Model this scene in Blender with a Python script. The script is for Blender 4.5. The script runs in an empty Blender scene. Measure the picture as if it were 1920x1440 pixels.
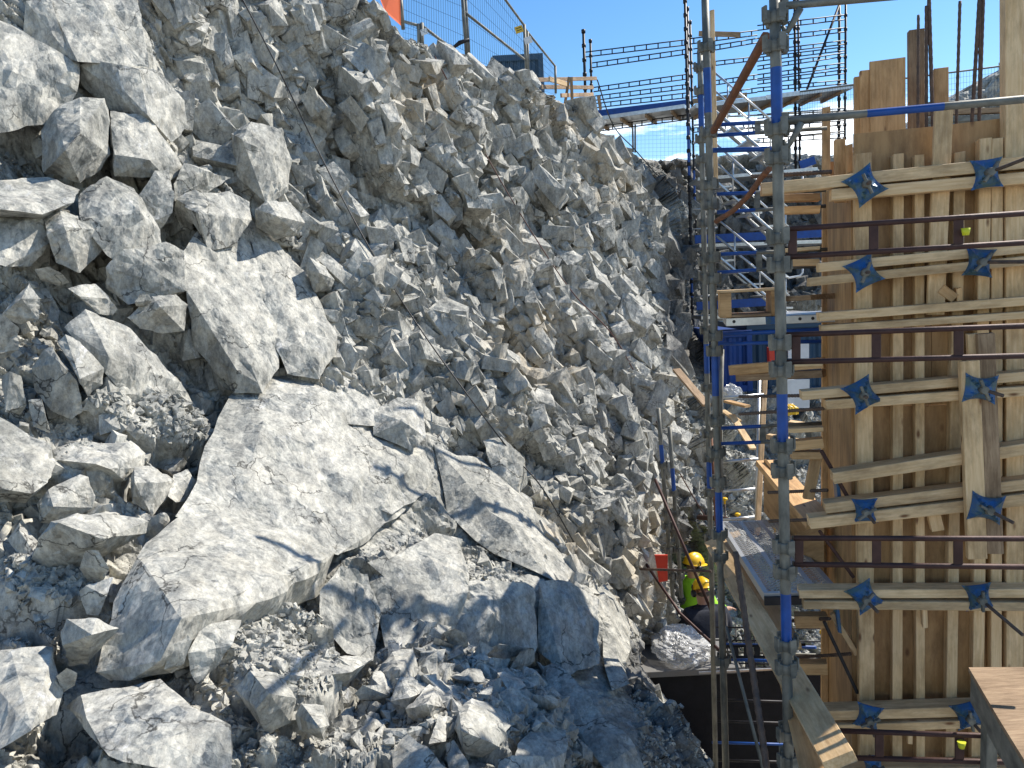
import bpy, bmesh, math, random
import numpy as np
from mathutils import Matrix, Vector
random.seed(7)
scn = bpy.context.scene
COL = scn.collection
# ------------------------------------------------------------------ camera, sky, sun, exposure
F = 1440.0; CX, CY = 960.0, 720.0
PITCH, ROLL = math.radians(-6.5), math.radians(-3.0)
RC = Matrix.Rotation(math.radians(90) + PITCH, 3, 'X') @ Matrix.Rotation(ROLL, 3, 'Z')
cd = bpy.data.cameras.new('camera'); cam = bpy.data.objects.new('camera', cd); COL.objects.link(cam)
cam.matrix_world = RC.to_4x4(); cd.sensor_width = 36; cd.lens = 27.0
cd.clip_start = 0.05; cd.clip_end = 2000
scn.camera = cam
SUN_AZ = math.radians(65); SUN_EL = math.radians(46)
SV = Vector((math.sin(SUN_AZ)*math.cos(SUN_EL), math.cos(SUN_AZ)*math.cos(SUN_EL), math.sin(SUN_EL)))
w = bpy.data.worlds.new('World'); scn.world = w; w.use_nodes = True
nt = w.node_tree; nt.nodes.clear()
def wn(t, **k):
    n = nt.nodes.new(t)
    for a, b in k.items(): setattr(n, a, b)
    return n
wo = wn('ShaderNodeOutputWorld'); bg = wn('ShaderNodeBackground'); sky = wn('ShaderNodeTexSky')
sky.sky_type = 'NISHITA'; sky.sun_disc = False; sky.sun_elevation = SUN_EL; sky.sun_rotation = SUN_AZ
sky.air_density = 1.0; sky.dust_density = 0.25; sky.ozone_density = 2.2; sky.altitude = 100
tc = wn('ShaderNodeTexCoord'); mp = wn('ShaderNodeMapping'); mp.inputs['Scale'].default_value = (5, 5, 17)
nz = wn('ShaderNodeTexNoise'); nz.inputs['Scale'].default_value = 1.0; nz.inputs['Detail'].default_value = 8
nz.inputs['Roughness'].default_value = 0.62
sx = wn('ShaderNodeSeparateXYZ')
mr = wn('ShaderNodeMapRange'); mr.inputs[1].default_value = 0.175; mr.inputs[2].default_value = 0.225
mr.inputs[3].default_value = 1.0; mr.inputs[4].default_value = 0.0
ad = wn('ShaderNodeMath', operation='MULTIPLY'); cr = wn('ShaderNodeMapRange')
cr.inputs[1].default_value = 0.50; cr.inputs[2].default_value = 0.60
mx = wn('ShaderNodeMix', data_type='RGBA'); mx.inputs[7].default_value = (11.5, 12.0, 12.6, 1)
L = nt.links.new
L(tc.outputs['Generated'], mp.inputs['Vector']); L(mp.outputs[0], nz.inputs['Vector']); L(nz.outputs['Fac'], cr.inputs[0])
L(tc.outputs['Generated'], sx.inputs[0]); L(sx.outputs['Z'], mr.inputs[0])
m2 = wn('ShaderNodeMapRange'); m2.inputs[1].default_value = .0; m2.inputs[2].default_value = .06; L(sx.outputs['Z'], m2.inputs[0])
ad2 = wn('ShaderNodeMath', operation='MULTIPLY'); L(cr.outputs[0], ad2.inputs[0]); L(m2.outputs[0], ad2.inputs[1])
L(ad2.outputs[0], ad.inputs[0]); L(mr.outputs[0], ad.inputs[1]); L(ad.outputs[0], mx.inputs[0])
hs = wn('ShaderNodeHueSaturation'); hs.inputs['Saturation'].default_value = 1.27; hs.inputs['Value'].default_value = .96
L(sky.outputs[0], hs.inputs['Color']); L(hs.outputs[0], mx.inputs[6]); L(mx.outputs[2], bg.inputs['Color']); L(bg.outputs[0], wo.inputs['Surface'])
bg.inputs['Strength'].default_value = 0.135
sd = bpy.data.lights.new('sun', 'SUN'); so = bpy.data.objects.new('sun', sd); COL.objects.link(so)
sd.energy = 5.0; sd.angle = math.radians(0.5); sd.color = (1.0, 0.94, 0.85)
so.rotation_euler = SV.to_track_quat('Z', 'Y').to_euler()
scn.view_settings.view_transform = 'Standard'; scn.view_settings.look = 'None'
scn.view_settings.exposure = 0.58; scn.view_settings.gamma = 1.0
scn.render.engine = 'CYCLES'

# ------------------------------------------------------------------ places: metres from the photographer's eye
def ray(px, py):
    return RC @ Vector(((px - CX)/F, -(py - CY)/F, -1.0))
def P(px, py, Y):
    r = ray(px, py); return r*(Y/r.y)
WD = Vector((0.972, -0.235, 0)); WN = Vector((-0.235, -0.972, 0))   # along the shuttering wall / out of it
FO = P(1610, 700, 4.42)
def FW(px, py, off=0.0):                         # a point on the plane of the shuttering, `off` metres in front
    r = ray(px, py); o = FO + WN*off
    return r*(o.dot(WN)/r.dot(WN))
NO = P(1465, 700, 3.5)
def NW(px, py, off=0.0):                         # same for the near scaffold bay
    r = ray(px, py); o = NO + WN*off
    return r*(o.dot(WN)/r.dot(WN))

# ------------------------------------------------------------------ object helpers
def tag(o, label=None, cat=None, group=None, kind=None):
    if label: o['label'] = label
    if cat: o['category'] = cat
    if group: o['group'] = group
    if kind: o['kind'] = kind
    return o
def empty(name, loc, label, cat, group=None):
    o = bpy.data.objects.new(name, None); COL.objects.link(o); o.location = loc
    o.empty_display_size = 0.1
    return tag(o, label, cat, group)
def link(name, me, mats, parent=None, M=None):
    for m in (mats if isinstance(mats, (list, tuple)) else [mats]): me.materials.append(m)
    o = bpy.data.objects.new(name, me); COL.objects.link(o)
    M = M or Matrix.Identity(4)
    if parent:
        o.parent = parent
        pw = Matrix.Translation(parent.location) if parent.parent is None else pworld(parent)
        o.matrix_parent_inverse = Matrix.Identity(4); o.matrix_basis = pw.inverted() @ M
    else: o.matrix_basis = M
    return o
def pworld(o):
    M = o.matrix_basis.copy()
    while o.parent: o = o.parent; M = o.matrix_basis @ M
    return M
class MB:
    def __init__(s): s.v = []; s.f = []; s.m = []; s.s = []
    def add(s, vs, fs, mi=0, smooth=False):
        b = len(s.v); s.v += [tuple(v) for v in vs]
        for f in fs: s.f.append([b+i for i in f]); s.m.append(mi); s.s.append(smooth)
    def box(s, c, d, M=None, mi=0):
        x, y, z = d[0]/2, d[1]/2, d[2]/2
        vs = [Vector((c[0]+a*x, c[1]+b*y, c[2]+e*z)) for a in (-1,1) for b in (-1,1) for e in (-1,1)]
        if M: vs = [M @ v for v in vs]
        s.add(vs, [(0,1,3,2),(4,6,7,5),(0,4,5,1),(2,3,7,6),(0,2,6,4),(1,5,7,3)], mi)
    def bbox(s, c, d, b=0.003, M=None, mi=0, jit=0.0):
        # box with bevelled long edges (along X)
        x, y, z = d[0]/2, d[1]/2, d[2]/2; b = min(b, y*.4, z*.4)
        pr = [(-y+b,-z),(y-b,-z),(y,-z+b),(y,z-b),(y-b,z),(-y+b,z),(-y,z-b),(-y,-z+b)]
        vs = []
        for e in (-1, 1):
            for p in pr:
                v = Vector((c[0]+e*x + random.uniform(-jit, jit), c[1]+p[0], c[2]+p[1])); vs.append(M @ v if M else v)
        fs = [(i, i+8, (i+1) % 8+8, (i+1) % 8) for i in range(8)] + [tuple(range(8)), tuple(range(15, 7, -1))]
        s.add(vs, fs, mi)
    def tube(s, pts, r, n=10, mi=0, cap=True, mis=None, rs=None):
        pts = [Vector(p) for p in pts]; rings = []
        up = Vector((0, 0, 1))
        if abs((pts[-1]-pts[0]).normalized().z) > 0.9: up = Vector((1, 0, 0))
        for i, p in enumerate(pts):
            d = (pts[min(i+1, len(pts)-1)] - pts[max(i-1, 0)]).normalized()
            a = d.cross(up).normalized(); b = a.cross(d)
            rr = rs[i] if rs else r
            rings.append([p + (a*math.cos(t) + b*math.sin(t))*rr for t in [2*math.pi*k/n for k in range(n)]])
        b0 = len(s.v)
        for R_ in rings: s.v += [tuple(v) for v in R_]
        for i in range(len(pts)-1):
            for k in range(n):
                s.f.append([b0+i*n+k, b0+i*n+(k+1) % n, b0+(i+1)*n+(k+1) % n, b0+(i+1)*n+k])
                s.m.append(mis[i] if mis else mi); s.s.append(True)
        if cap:
            s.f.append([b0+k for k in range(n)][::-1]); s.m.append(mis[0] if mis else mi); s.s.append(False)
            e = b0+(len(pts)-1)*n
            s.f.append([e+k for k in range(n)]); s.m.append(mis[-1] if mis else mi); s.s.append(False)
    def mesh(s, name):
        me = bpy.data.meshes.new(name); me.from_pydata(s.v, [], s.f)
        me.polygons.foreach_set('material_index', s.m); me.polygons.foreach_set('use_smooth', s.s); me.update()
        return me
    def build(s, name, mats, parent=None, M=None): return link(name, s.mesh(name), mats, parent, M)
def frame(a, b, face=None):
    """matrix: origin at the middle of a-b, X along it, Z as near to up (or `face`) as can be"""
    a, b = Vector(a), Vector(b); x = (b-a).normalized(); f = face or Vector((0, 0, 1))
    if abs(x.dot(f)) > 0.9: f = Vector((0, -1, 0)) if abs(x.y) < .9 else Vector((1, 0, 0))
    y = f.cross(x).normalized(); z = x.cross(y)
    M = Matrix((x, y, z)).transposed().to_4x4(); M.translation = (a+b)/2
    return M, (b-a).length
def beam(name, a, b, wy, hz, mat, parent=None, face=None, bev=0.003, ends=0.004):
    M, l = frame(a, b, face); m = MB(); m.bbox((0, 0, 0), (l, wy, hz), bev, jit=ends)
    return m.build(name, mat, parent, M)
def pipe(name, a, b, r, mat, parent=None, segs=None, n=12):
    """straight tube; segs = [(t0, t1)] painted with the second material"""
    M, l = frame(a, b); m = MB()
    if segs:
        ts = sorted({0.0, 1.0, *[t for s_ in segs for t in s_]}); ts = [t for t in ts if 0 <= t <= 1]
        mis = [1 if any(s0-1e-6 <= t and u <= s1+1e-6 for s0, s1 in segs) else 0 for t, u in zip(ts, ts[1:])]
        m.tube([((t-.5)*l, 0, 0) for t in ts], r, n, mis=mis)
    else: m.tube([(-l/2, 0, 0), (l/2, 0, 0)], r, n)
    return m.build(name, mat, parent, M)
def copy_tree(o, parent=None):
    c = o.copy(); COL.objects.link(c)
    if parent: c.parent = parent
    for ch in list(o.children): copy_tree(ch, c)
    return c

# ------------------------------------------------------------------ materials
MT = {}
def mat(name, base=(0.5, 0.5, 0.5), rough=0.6, metal=0.0, var=None, vs=8.0, stretch=(1, 1, 1), bump=0.0, bs=60.0,
        rnd=0.0, spec=0.4, det=5, coord='Object'):
    m = bpy.data.materials.new(name); m.use_nodes = True; t = m.node_tree; b = t.nodes['Principled BSDF']
    b.inputs['Roughness'].default_value = rough; b.inputs['Metallic'].default_value = metal
    b.inputs['Specular IOR Level'].default_value = spec
    k = t.links.new
    c = t.nodes.new('ShaderNodeTexCoord'); mp_ = t.nodes.new('ShaderNodeMapping'); mp_.inputs['Scale'].default_value = stretch
    k(c.outputs[coord], mp_.inputs['Vector'])
    oi = t.nodes.new('ShaderNodeObjectInfo')
    va = t.nodes.new('ShaderNodeVectorMath'); va.operation = 'SCALE'; va.inputs[0].default_value = (13.7, 7.3, 5.1)
    k(oi.outputs['Random'], va.inputs['Scale']); k(va.outputs[0], mp_.inputs['Location'])
    n1 = t.nodes.new('ShaderNodeTexNoise'); n1.inputs['Scale'].default_value = vs; n1.inputs['Detail'].default_value = det
    n1.inputs['Roughness'].default_value = 0.6
    k(mp_.outputs[0], n1.inputs['Vector'])
    r = t.nodes.new('ShaderNodeValToRGB'); r.color_ramp.elements[0].position = .35; r.color_ramp.elements[1].position = .66
    v = var or tuple(x*.8 for x in base)
    r.color_ramp.elements[0].color = (*v, 1); r.color_ramp.elements[1].color = (*base, 1)
    k(n1.outputs['Fac'], r.inputs[0]); out = r.outputs[0]
    if name.startswith('wood') or name == 'plywood':
        nd = t.nodes.new('ShaderNodeTexNoise'); nd.inputs['Scale'].default_value = 3.2; nd.inputs['Detail'].default_value = 7; nd.inputs['Roughness'].default_value = .7
        md = t.nodes.new('ShaderNodeMapping'); md.inputs['Scale'].default_value = (.7, 2, 2); k(c.outputs[coord], md.inputs['Vector']); k(va.outputs[0], md.inputs['Location']); k(md.outputs[0], nd.inputs['Vector'])
        rd = t.nodes.new('ShaderNodeValToRGB'); rd.color_ramp.elements[0].position = .36; rd.color_ramp.elements[1].position = .56
        rd.color_ramp.elements[0].color = (.60, .57, .53, 1); rd.color_ramp.elements[1].color = (1.04, 1.04, 1.04, 1); k(nd.outputs['Fac'], rd.inputs[0])
        xd = t.nodes.new('ShaderNodeMix'); xd.data_type = 'RGBA'; xd.blend_type = 'MULTIPLY'; xd.inputs[0].default_value = 1.0; k(out, xd.inputs[6]); k(rd.outputs[0], xd.inputs[7]); out = xd.outputs[2]
        mk = t.nodes.new('ShaderNodeMapping'); mk.inputs['Scale'].default_value = (1.6, 4.5, 4.5) if name != 'plywood' else (1.5, 3.5, 3.5); k(c.outputs[coord], mk.inputs['Vector'])
        k(va.outputs[0], mk.inputs['Location'])
        vk = t.nodes.new('ShaderNodeTexVoronoi'); vk.inputs['Scale'].default_value = 3.0; k(mk.outputs[0], vk.inputs['Vector'])
        rk = t.nodes.new('ShaderNodeMapRange'); rk.inputs[1].default_value = .06; rk.inputs[2].default_value = .17; rk.inputs[3].default_value = 1; rk.inputs[4].default_value = 0
        k(vk.outputs['Distance'], rk.inputs[0]); sp = t.nodes.new('ShaderNodeSeparateColor'); k(vk.outputs['Color'], sp.inputs[0])
        gt = t.nodes.new('ShaderNodeMath'); gt.operation = 'GREATER_THAN'; gt.inputs[1].default_value = .55; k(sp.outputs[0], gt.inputs[0])
        mu = t.nodes.new('ShaderNodeMath'); mu.operation = 'MULTIPLY'; k(rk.outputs[0], mu.inputs[0]); k(gt.outputs[0], mu.inputs[1])
        xk = t.nodes.new('ShaderNodeMix'); xk.data_type = 'RGBA'; k(mu.outputs[0], xk.inputs[0]); k(out, xk.inputs[6]); xk.inputs[7].default_value = (.16, .07, .025, 1); out = xk.outputs[2]
    if rnd:
        h = t.nodes.new('ShaderNodeHueSaturation'); mr_ = t.nodes.new('ShaderNodeMapRange')
        mr_.inputs[3].default_value = 1-rnd; mr_.inputs[4].default_value = 1+rnd*.6
        k(oi.outputs['Random'], mr_.inputs[0]); k(mr_.outputs[0], h.inputs['Value']); k(out, h.inputs['Color']); out = h.outputs[0]
    k(out, b.inputs['Base Color'])
    if bump:
        n2 = t.nodes.new('ShaderNodeTexNoise'); n2.inputs['Scale'].default_value = bs; n2.inputs['Detail'].default_value = 4
        k(mp_.outputs[0], n2.inputs['Vector']); bp = t.nodes.new('ShaderNodeBump'); bp.inputs['Strength'].default_value = bump
        bp.inputs['Distance'].default_value = 0.01; k(n2.outputs['Fac'], bp.inputs['Height']); k(bp.outputs[0], b.inputs['Normal'])
    MT[name] = m; return m
def rock_mat(name, attr=True):
    m = bpy.data.materials.new(name); m.use_nodes = True; t = m.node_tree; b = t.nodes['Principled BSDF']; k = t.links.new
    N = t.nodes.new
    geo = N('ShaderNodeNewGeometry'); pos = geo.outputs['Position']
    def noise(sc, det, ro=.6, st=None, rot=(0, 0, 0), dist=0.0):
        n = N('ShaderNodeTexNoise'); n.inputs['Scale'].default_value = sc; n.inputs['Detail'].default_value = det
        n.inputs['Roughness'].default_value = ro; n.inputs['Distortion'].default_value = dist
        mp_ = N('ShaderNodeMapping'); mp_.inputs['Scale'].default_value = st or (1, 1, 1); mp_.inputs['Rotation'].default_value = rot
        k(pos, mp_.inputs['Vector']); k(mp_.outputs[0], n.inputs['Vector']); return n.outputs['Fac']
    def ramp(f, els):
        r = N('ShaderNodeValToRGB'); e = r.color_ramp.elements
        e[0].position, e[0].color = els[0][0], (*els[0][1], 1); e[1].position, e[1].color = els[1][0], (*els[1][1], 1)
        for p_, c_ in els[2:]: q = e.new(p_); q.color = (*c_, 1)
        k(f, r.inputs[0]); return r.outputs[0]
    def mix(f, a, c, mode='MIX'):
        x = N('ShaderNodeMix'); x.data_type = 'RGBA'; x.blend_type = mode
        if isinstance(f, float): x.inputs[0].default_value = f
        else: k(f, x.inputs[0])
        for s_, q in ((6, a), (7, c)):
            if isinstance(q, tuple): x.inputs[s_].default_value = (*q, 1)
            else: k(q, x.inputs[s_])
        return x.outputs[2]
    c1 = ramp(noise(1.1, 10, .68, dist=.4), [(.34, (.30, .303, .292)), (.66, (.545, .54, .52)), (.5, (.48, .477, .458))])
    c2 = ramp(noise(8, 12, .8, (1.9, 1, .8), (.5, .75, .3), .25), [(.38, (.38, .39, .40)), (.60, (.90, .895, .88))])
    c = mix(.62, c1, mix(1.0, c1, c2, 'MULTIPLY'))
    c = mix(.42, c, c2, 'OVERLAY'); c = mix(1.0, c, (.91, .89, .82), 'MULTIPLY')
    # white crush marks and pale veins
    vn = ramp(noise(4, 12, .85, (2.2, 1, .8), (.6, .8, .1), .3), [(.57, (0, 0, 0)), (.68, (.85, .85, .85))])
    c = mix(vn, c, (.66, .66, .65))
    dk = ramp(noise(38, 8, .8), [(.36, (.55, .56, .58)), (.52, (1, 1, 1))])
    c = mix(.75, c, dk, 'MULTIPLY')
    # hairline cracks
    ce = N('ShaderNodeTexVoronoi'); ce.feature = 'DISTANCE_TO_EDGE'; ce.inputs['Scale'].default_value = 2.6
    cw = N('ShaderNodeTexNoise'); cw.inputs['Scale'].default_value = 3.5; cw.inputs['Detail'].default_value = 7; k(pos, cw.inputs['Vector'])
    ca = N('ShaderNodeVectorMath'); ca.operation = 'MULTIPLY_ADD'; ca.inputs[1].default_value = (.55, .55, .55); k(cw.outputs['Color'], ca.inputs[0]); k(pos, ca.inputs[2])
    k(ca.outputs[0], ce.inputs['Vector']); cm = ramp(ce.outputs['Distance'], [(.004, (0, 0, 0)), (.016, (1, 1, 1))])
    ck = ramp(noise(1.7, 4, .6), [(.50, (1, 1, 1)), (.56, (0, 0, 0))]); c = mix(1.0, c, mix(.25, mix(1.0, ck, cm, 'LIGHTEN'), (1, 1, 1)), 'MULTIPLY')
    if attr:
        at = N('ShaderNodeAttribute'); at.attribute_name = 'warm'
        wn_ = ramp(noise(3.2, 6, .65), [(.42, (0, 0, 0)), (.62, (1, 1, 1))])
        w2 = N('ShaderNodeMath'); w2.operation = 'MULTIPLY'; k(at.outputs['Fac'], w2.inputs[0]); k(wn_, w2.inputs[1])
        c = mix(w2.outputs[0], c, mix(.5, (.47, .38, .25), c, 'MIX'))
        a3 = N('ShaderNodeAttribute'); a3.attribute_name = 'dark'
        c = mix(a3.outputs['Fac'], c, mix(1.0, c, (.42, .42, .44), 'MULTIPLY'))  # painted shade: darkens the rock colour inside the mask
    else:
        oi = N('ShaderNodeObjectInfo'); h = N('ShaderNodeHueSaturation'); q = N('ShaderNodeMapRange')
        q.inputs[3].default_value = .86; q.inputs[4].default_value = 1.12
        k(oi.outputs['Random'], q.inputs[0]); k(q.outputs[0], h.inputs['Value']); k(c, h.inputs['Color']); c = h.outputs[0]
    k(c, b.inputs['Base Color']); b.inputs['Roughness'].default_value = .82; b.inputs['Specular IOR Level'].default_value = .3
    # bump: flat chipped facets at hand scale, then grain
    nn = N('ShaderNodeTexNoise'); nn.inputs['Scale'].default_value = 3; nn.inputs['Detail'].default_value = 5; k(pos, nn.inputs['Vector'])
    wv = N('ShaderNodeVectorMath'); wv.operation = 'MULTIPLY_ADD'; wv.inputs[1].default_value = (.12, .12, .12)
    k(nn.outputs['Color'], wv.inputs[0]); k(pos, wv.inputs[2])
    mp2 = N('ShaderNodeMapping'); mp2.inputs['Rotation'].default_value = (.3, .5, .2); mp2.inputs['Scale'].default_value = (1, 1.25, .6)
    k(wv.outputs[0], mp2.inputs['Vector'])
    last = None
    for sc_, ds in ((6.5, .10), (17, .036), (44, .010)):
        v = N('ShaderNodeTexVoronoi'); v.feature = 'F1'; v.inputs['Scale'].default_value = sc_; k(mp2.outputs[0], v.inputs['Vector'])
        s1 = N('ShaderNodeVectorMath'); s1.operation = 'SUBTRACT'; k(mp2.outputs[0], s1.inputs[0]); k(v.outputs['Position'], s1.inputs[1])
        s2 = N('ShaderNodeVectorMath'); s2.operation = 'SUBTRACT'; k(v.outputs['Color'], s2.inputs[0]); s2.inputs[1].default_value = (.5, .5, .5)
        s3 = N('ShaderNodeVectorMath'); s3.operation = 'DOT_PRODUCT'; k(s1.outputs[0], s3.inputs[0]); k(s2.outputs[0], s3.inputs[1])
        s4 = N('ShaderNodeMath'); s4.operation = 'MULTIPLY'; s4.inputs[1].default_value = sc_; k(s3.outputs['Value'], s4.inputs[0])
        bb = N('ShaderNodeBump'); bb.inputs['Strength'].default_value = .8; bb.inputs['Distance'].default_value = ds
        k(s4.outputs[0], bb.inputs['Height'])
        if last: k(last, bb.inputs['Normal'])
        last = bb.outputs[0]
    b3 = N('ShaderNodeBump'); b3.inputs['Strength'].default_value = .55; b3.inputs['Distance'].default_value = .010
    k(noise(30, 10, .8), b3.inputs['Height']); k(last, b3.inputs['Normal'])
    k(b3.outputs[0], b.inputs['Normal'])
    MT[name] = m; return m
rock_mat('rock'); rock_mat('loose_stone', False)
mat('gravel', (.33, .325, .31), .9, var=(.16, .155, .15), vs=30, bump=.6, bs=90, coord='Object')
mat('wood', (.64, .40, .185), .65, var=(.50, .29, .12), vs=5, stretch=(1, 14, 14), bump=.15, bs=30, rnd=.16)
mat('wood_pale', (.74, .53, .295), .65, var=(.60, .395, .19), vs=5, stretch=(1, 16, 16), bump=.15, bs=30, rnd=.13)
mat('wood_grey', (.42, .29, .17), .75, var=(.26, .165, .09), vs=6, stretch=(1, 14, 14), bump=.25, bs=30, rnd=.15)
mat('plywood', (.45, .27, .115), .55, var=(.31, .17, .063), vs=3, stretch=(1, 6, 6), bump=.06, bs=20, rnd=.12)
mat('galvanized', (.235, .225, .185), .6, .3, var=(.10, .10, .085), vs=16, stretch=(.5, 1, 1), bump=.12, bs=80)
mat('blue_paint', (.008, .07, .30), .45, var=(.007, .05, .21), vs=12, bump=.05)
mat('blue_worn', (.010, .085, .27), .42, .2, var=(.07, .12, .12), vs=16, bump=.15, bs=50, rnd=.2)
mat('rust_paint', (.075, .035, .027), .6, .25, var=(.045, .02, .016), vs=15, bump=.15)
mat('rust_orange', (.22, .085, .035), .7, .1, var=(.12, .055, .03), vs=15, bump=.15)
mat('rebar_steel', (.15, .10, .07), .7, .3, var=(.075, .055, .045), vs=25, bump=.5, bs=120)
mat('dark_steel', (.035, .033, .035), .5, .6, var=(.02, .02, .022), vs=20)
mat('aluminium', (.60, .60, .58), .35, .8, var=(.45, .45, .44), vs=14)
mat('white_paint', (.72, .72, .70), .5, var=(.6, .6, .58), vs=5)
mat('cable_black', (.015, .015, .015), .5)
mat('cable_rust', (.10, .045, .035), .6)
mat('red_paint', (.62, .05, .02), .5, var=(.5, .04, .02))
mat('orange_cloth', (.75, .13, .03), .7, var=(.62, .10, .025), vs=3)
mat('yellow_plastic', (.80, .48, .01), .35, var=(.72, .42, .01))
mat('yellow_green', (.62, .62, .02), .45, var=(.55, .55, .02))
mat('hivis', (.35, .75, .03), .7, var=(.30, .66, .03), bump=.2, bs=20)
mat('navy_cloth', (.018, .022, .035), .85, var=(.01, .012, .02), vs=12, bump=.4, bs=25)
mat('skin', (.50, .29, .20), .55, var=(.45, .25, .17))
mat('black_plastic', (.012, .012, .013), .4)
mat('concrete', (.16, .155, .145), .85, var=(.18, .175, .165), vs=9, bump=.25, bs=60)
mat('shade_black_wall', (.012, .012, .014), .9, var=(.007, .007, .008), vs=9, bump=.25, bs=60)  # near-black base puts the pit's deep shade into the footing's colour
mat('container_blue', (.010, .06, .26), .6, var=(.008, .04, .18), vs=3)
mat('container_dark', (.02, .06, .11), .55, var=(.018, .05, .09), vs=3)
mat('label_yellow', (.75, .48, .05), .5); mat('label_white', (.75, .75, .72), .5)
mat('earth', (.17, .135, .10), .95, var=(.09, .07, .05), vs=18, bump=.8, bs=60)
mat('green_rope', (.03, .35, .16), .7)
# ------------------------------------------------------------------ rock: the blasted face and the ledge in front of it
RCn = np.array(RC)
def rays(px, py):
    d = np.stack([(px-CX)/F, -(py-CY)/F, -np.ones_like(px)], -1) @ RCn.T
    return d/d[..., 1:2]
class TPS:                                            # smooth surface through measured distances
    def __init__(s, pts):
        a = np.array(pts, float); s.p = a[:, :2]/500.0; v = 1/a[:, 2]; n = len(a)
        K = s.k(np.linalg.norm(s.p[:, None]-s.p[None], axis=2)) + np.eye(n)*1e-3
        Q = np.hstack([np.ones((n, 1)), s.p]); A = np.zeros((n+3, n+3)); A[:n, :n] = K; A[:n, n:] = Q; A[n:, :n] = Q.T
        s.w = np.linalg.solve(A, np.concatenate([v, np.zeros(3)]))
    @staticmethod
    def k(r): return np.where(r > 1e-9, r*r*np.log(np.maximum(r, 1e-9)), 0)
    def __call__(s, px, py):
        px = np.asarray(px, float)/500; py = np.asarray(py, float)/500
        o = s.w[-3] + s.w[-2]*px + s.w[-1]*py
        for i in range(len(s.p)): o = o + s.w[i]*s.k(np.hypot(px-s.p[i, 0], py-s.p[i, 1]))
        return 1/np.clip(o, 1/40, 1/1.6)
FAR = [(-350,-620,5.2),(0,-330,6.0),(300,-190,6.6),(500,-90,7.2),(700,0,8.0),(850,80,9.5),(985,150,11.5),(1090,215,13.7),
 (1200,290,17.5),(1300,300,19),(1420,288,20),(1560,292,20),(1920,175,20),(2300,60,20),
 (-350,0,4.7),(0,0,5.5),(130,60,5.7),(250,0,6.2),(450,0,6.9),(-350,400,4.1),(0,300,5.0),(250,300,5.6),(500,300,6.6),(700,300,7.7),
 (900,300,9.4),(1050,320,11.4),(1150,330,13.8),(0,550,4.5),(300,550,5.2),(550,550,6.1),(800,550,7.3),(1000,500,9),(1150,500,11.2),
 (1225,480,13.5),(1235,600,12.4),(1262,700,11.8),(0,750,4.2),(300,750,4.8),(550,700,5.7),(800,700,6.5),(1000,700,7.8),
 (1150,700,9.3),(-350,900,3.5),(0,900,3.8),(300,900,4.4),(600,850,5.2),(800,850,5.8),(1000,850,6.6),(1100,900,7.1),(1200,900,8.1),
 (1225,1000,8.3),(1150,1050,7.0),(1225,1130,7.6),(1225,1250,7.7),(1000,1050,6.5),
 (1300,460,17.5),(1300,600,16),(1320,700,14),(1450,400,19),(1450,560,18.5),(1400,720,14),(1550,720,15),(1350,850,11.2),
 (1450,850,12),(1350,950,10),(1450,960,10.6),(1290,1000,9.4),(1340,1100,9.4),(1310,1250,9),(1450,1250,9),(1350,1440,8.8),
 (1600,1440,8.8),(1920,1440,8.8),(2300,1440,8.8),(1920,800,13),(1920,400,19),(1700,1000,10.5),(2300,600,15),(1100,1440,8),(1400,1800,8),
 (900,1300,6.6),(600,1200,5.0),(300,1200,4.0),(0,1300,3.2)]
NEAR = [(-350,1440,2.35),(0,1440,2.6),(400,1440,2.75),(800,1440,2.95),(1100,1440,3.5),(1250,1440,4.1),(1340,1440,4.7),
 (-350,1200,2.8),(0,1200,3.1),(200,1270,3.15),(450,1200,3.5),(620,1200,4.05),(770,1225,4.35),(900,1240,4.45),(1000,1245,4.6),(1100,1240,4.8),(1180,1240,5.0),(1260,1340,4.7),
 (0,1050,3.5),(260,1000,3.9),(480,1060,4.15),(640,1030,4.6),(640,1100,4.35),(720,1090,4.55),(800,1030,4.85),(900,1100,4.75),(980,1090,4.95),(1050,1120,5.0),(1150,1150,5.3),
 (-350,900,3.4),(0,900,3.8),(300,900,4.4),(430,740,5.05),(600,850,5.2),(800,850,5.8),(1000,850,6.6),(850,980,5.4),(1000,1020,5.6),
 (200,1800,2.2),(1000,1800,2.6),(1500,1800,3.8),(1400,1500,4.8)]
tf, tn = TPS(FAR), TPS(NEAR)
RB_Y = [820, 900, 1040, 1110, 1190, 1250, 1330, 1440, 1800]; RB_X = [860, 925, 1060, 1130, 1184, 1192, 1258, 1338, 1450]
def sst(x): x = np.clip(x, 0, 1); return x*x*(3-2*x)
def baseY(px, py):
    px = np.asarray(px, float); py = np.asarray(py, float)
    e = np.interp(py, RB_Y, RB_X); wdt = np.interp(py, [800, 900, 1000, 1100, 1900], [200, 170, 110, 50, 16])
    a = sst((e-px)/wdt + .5)*sst((py-800)/120)
    return 1/(a/tn(px, py) + (1-a)/tf(px, py))
def crest(px):
    x = np.asarray(px, float)
    return np.interp(x, [-350, 700, 760, 850, 930, 985, 1050, 1090, 1120, 1200, 1240, 1300, 1420, 1560, 1740, 1800, 1880, 2300],
                     [-640, 12, 74, 104, 122, 156, 192, 226, 247, 296, 300, 296, 284, 292, 225, 172, 128, 60])
def h4(i, j, k, s):
    h = (i.astype(np.uint32)*np.uint32(374761393) + j.astype(np.uint32)*np.uint32(668265263) +
         k.astype(np.uint32)*np.uint32(2147483647) + np.uint32(s*1274126177 & 0xffffffff))
    h = (h ^ (h >> np.uint32(13)))*np.uint32(1274126177); h ^= h >> np.uint32(16)
    h = h*np.uint32(2246822519); return h ^ (h >> np.uint32(15))
def u8(h, n): return ((h >> np.uint32(8*n)) & np.uint32(255)).astype(np.float32)/255
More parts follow.
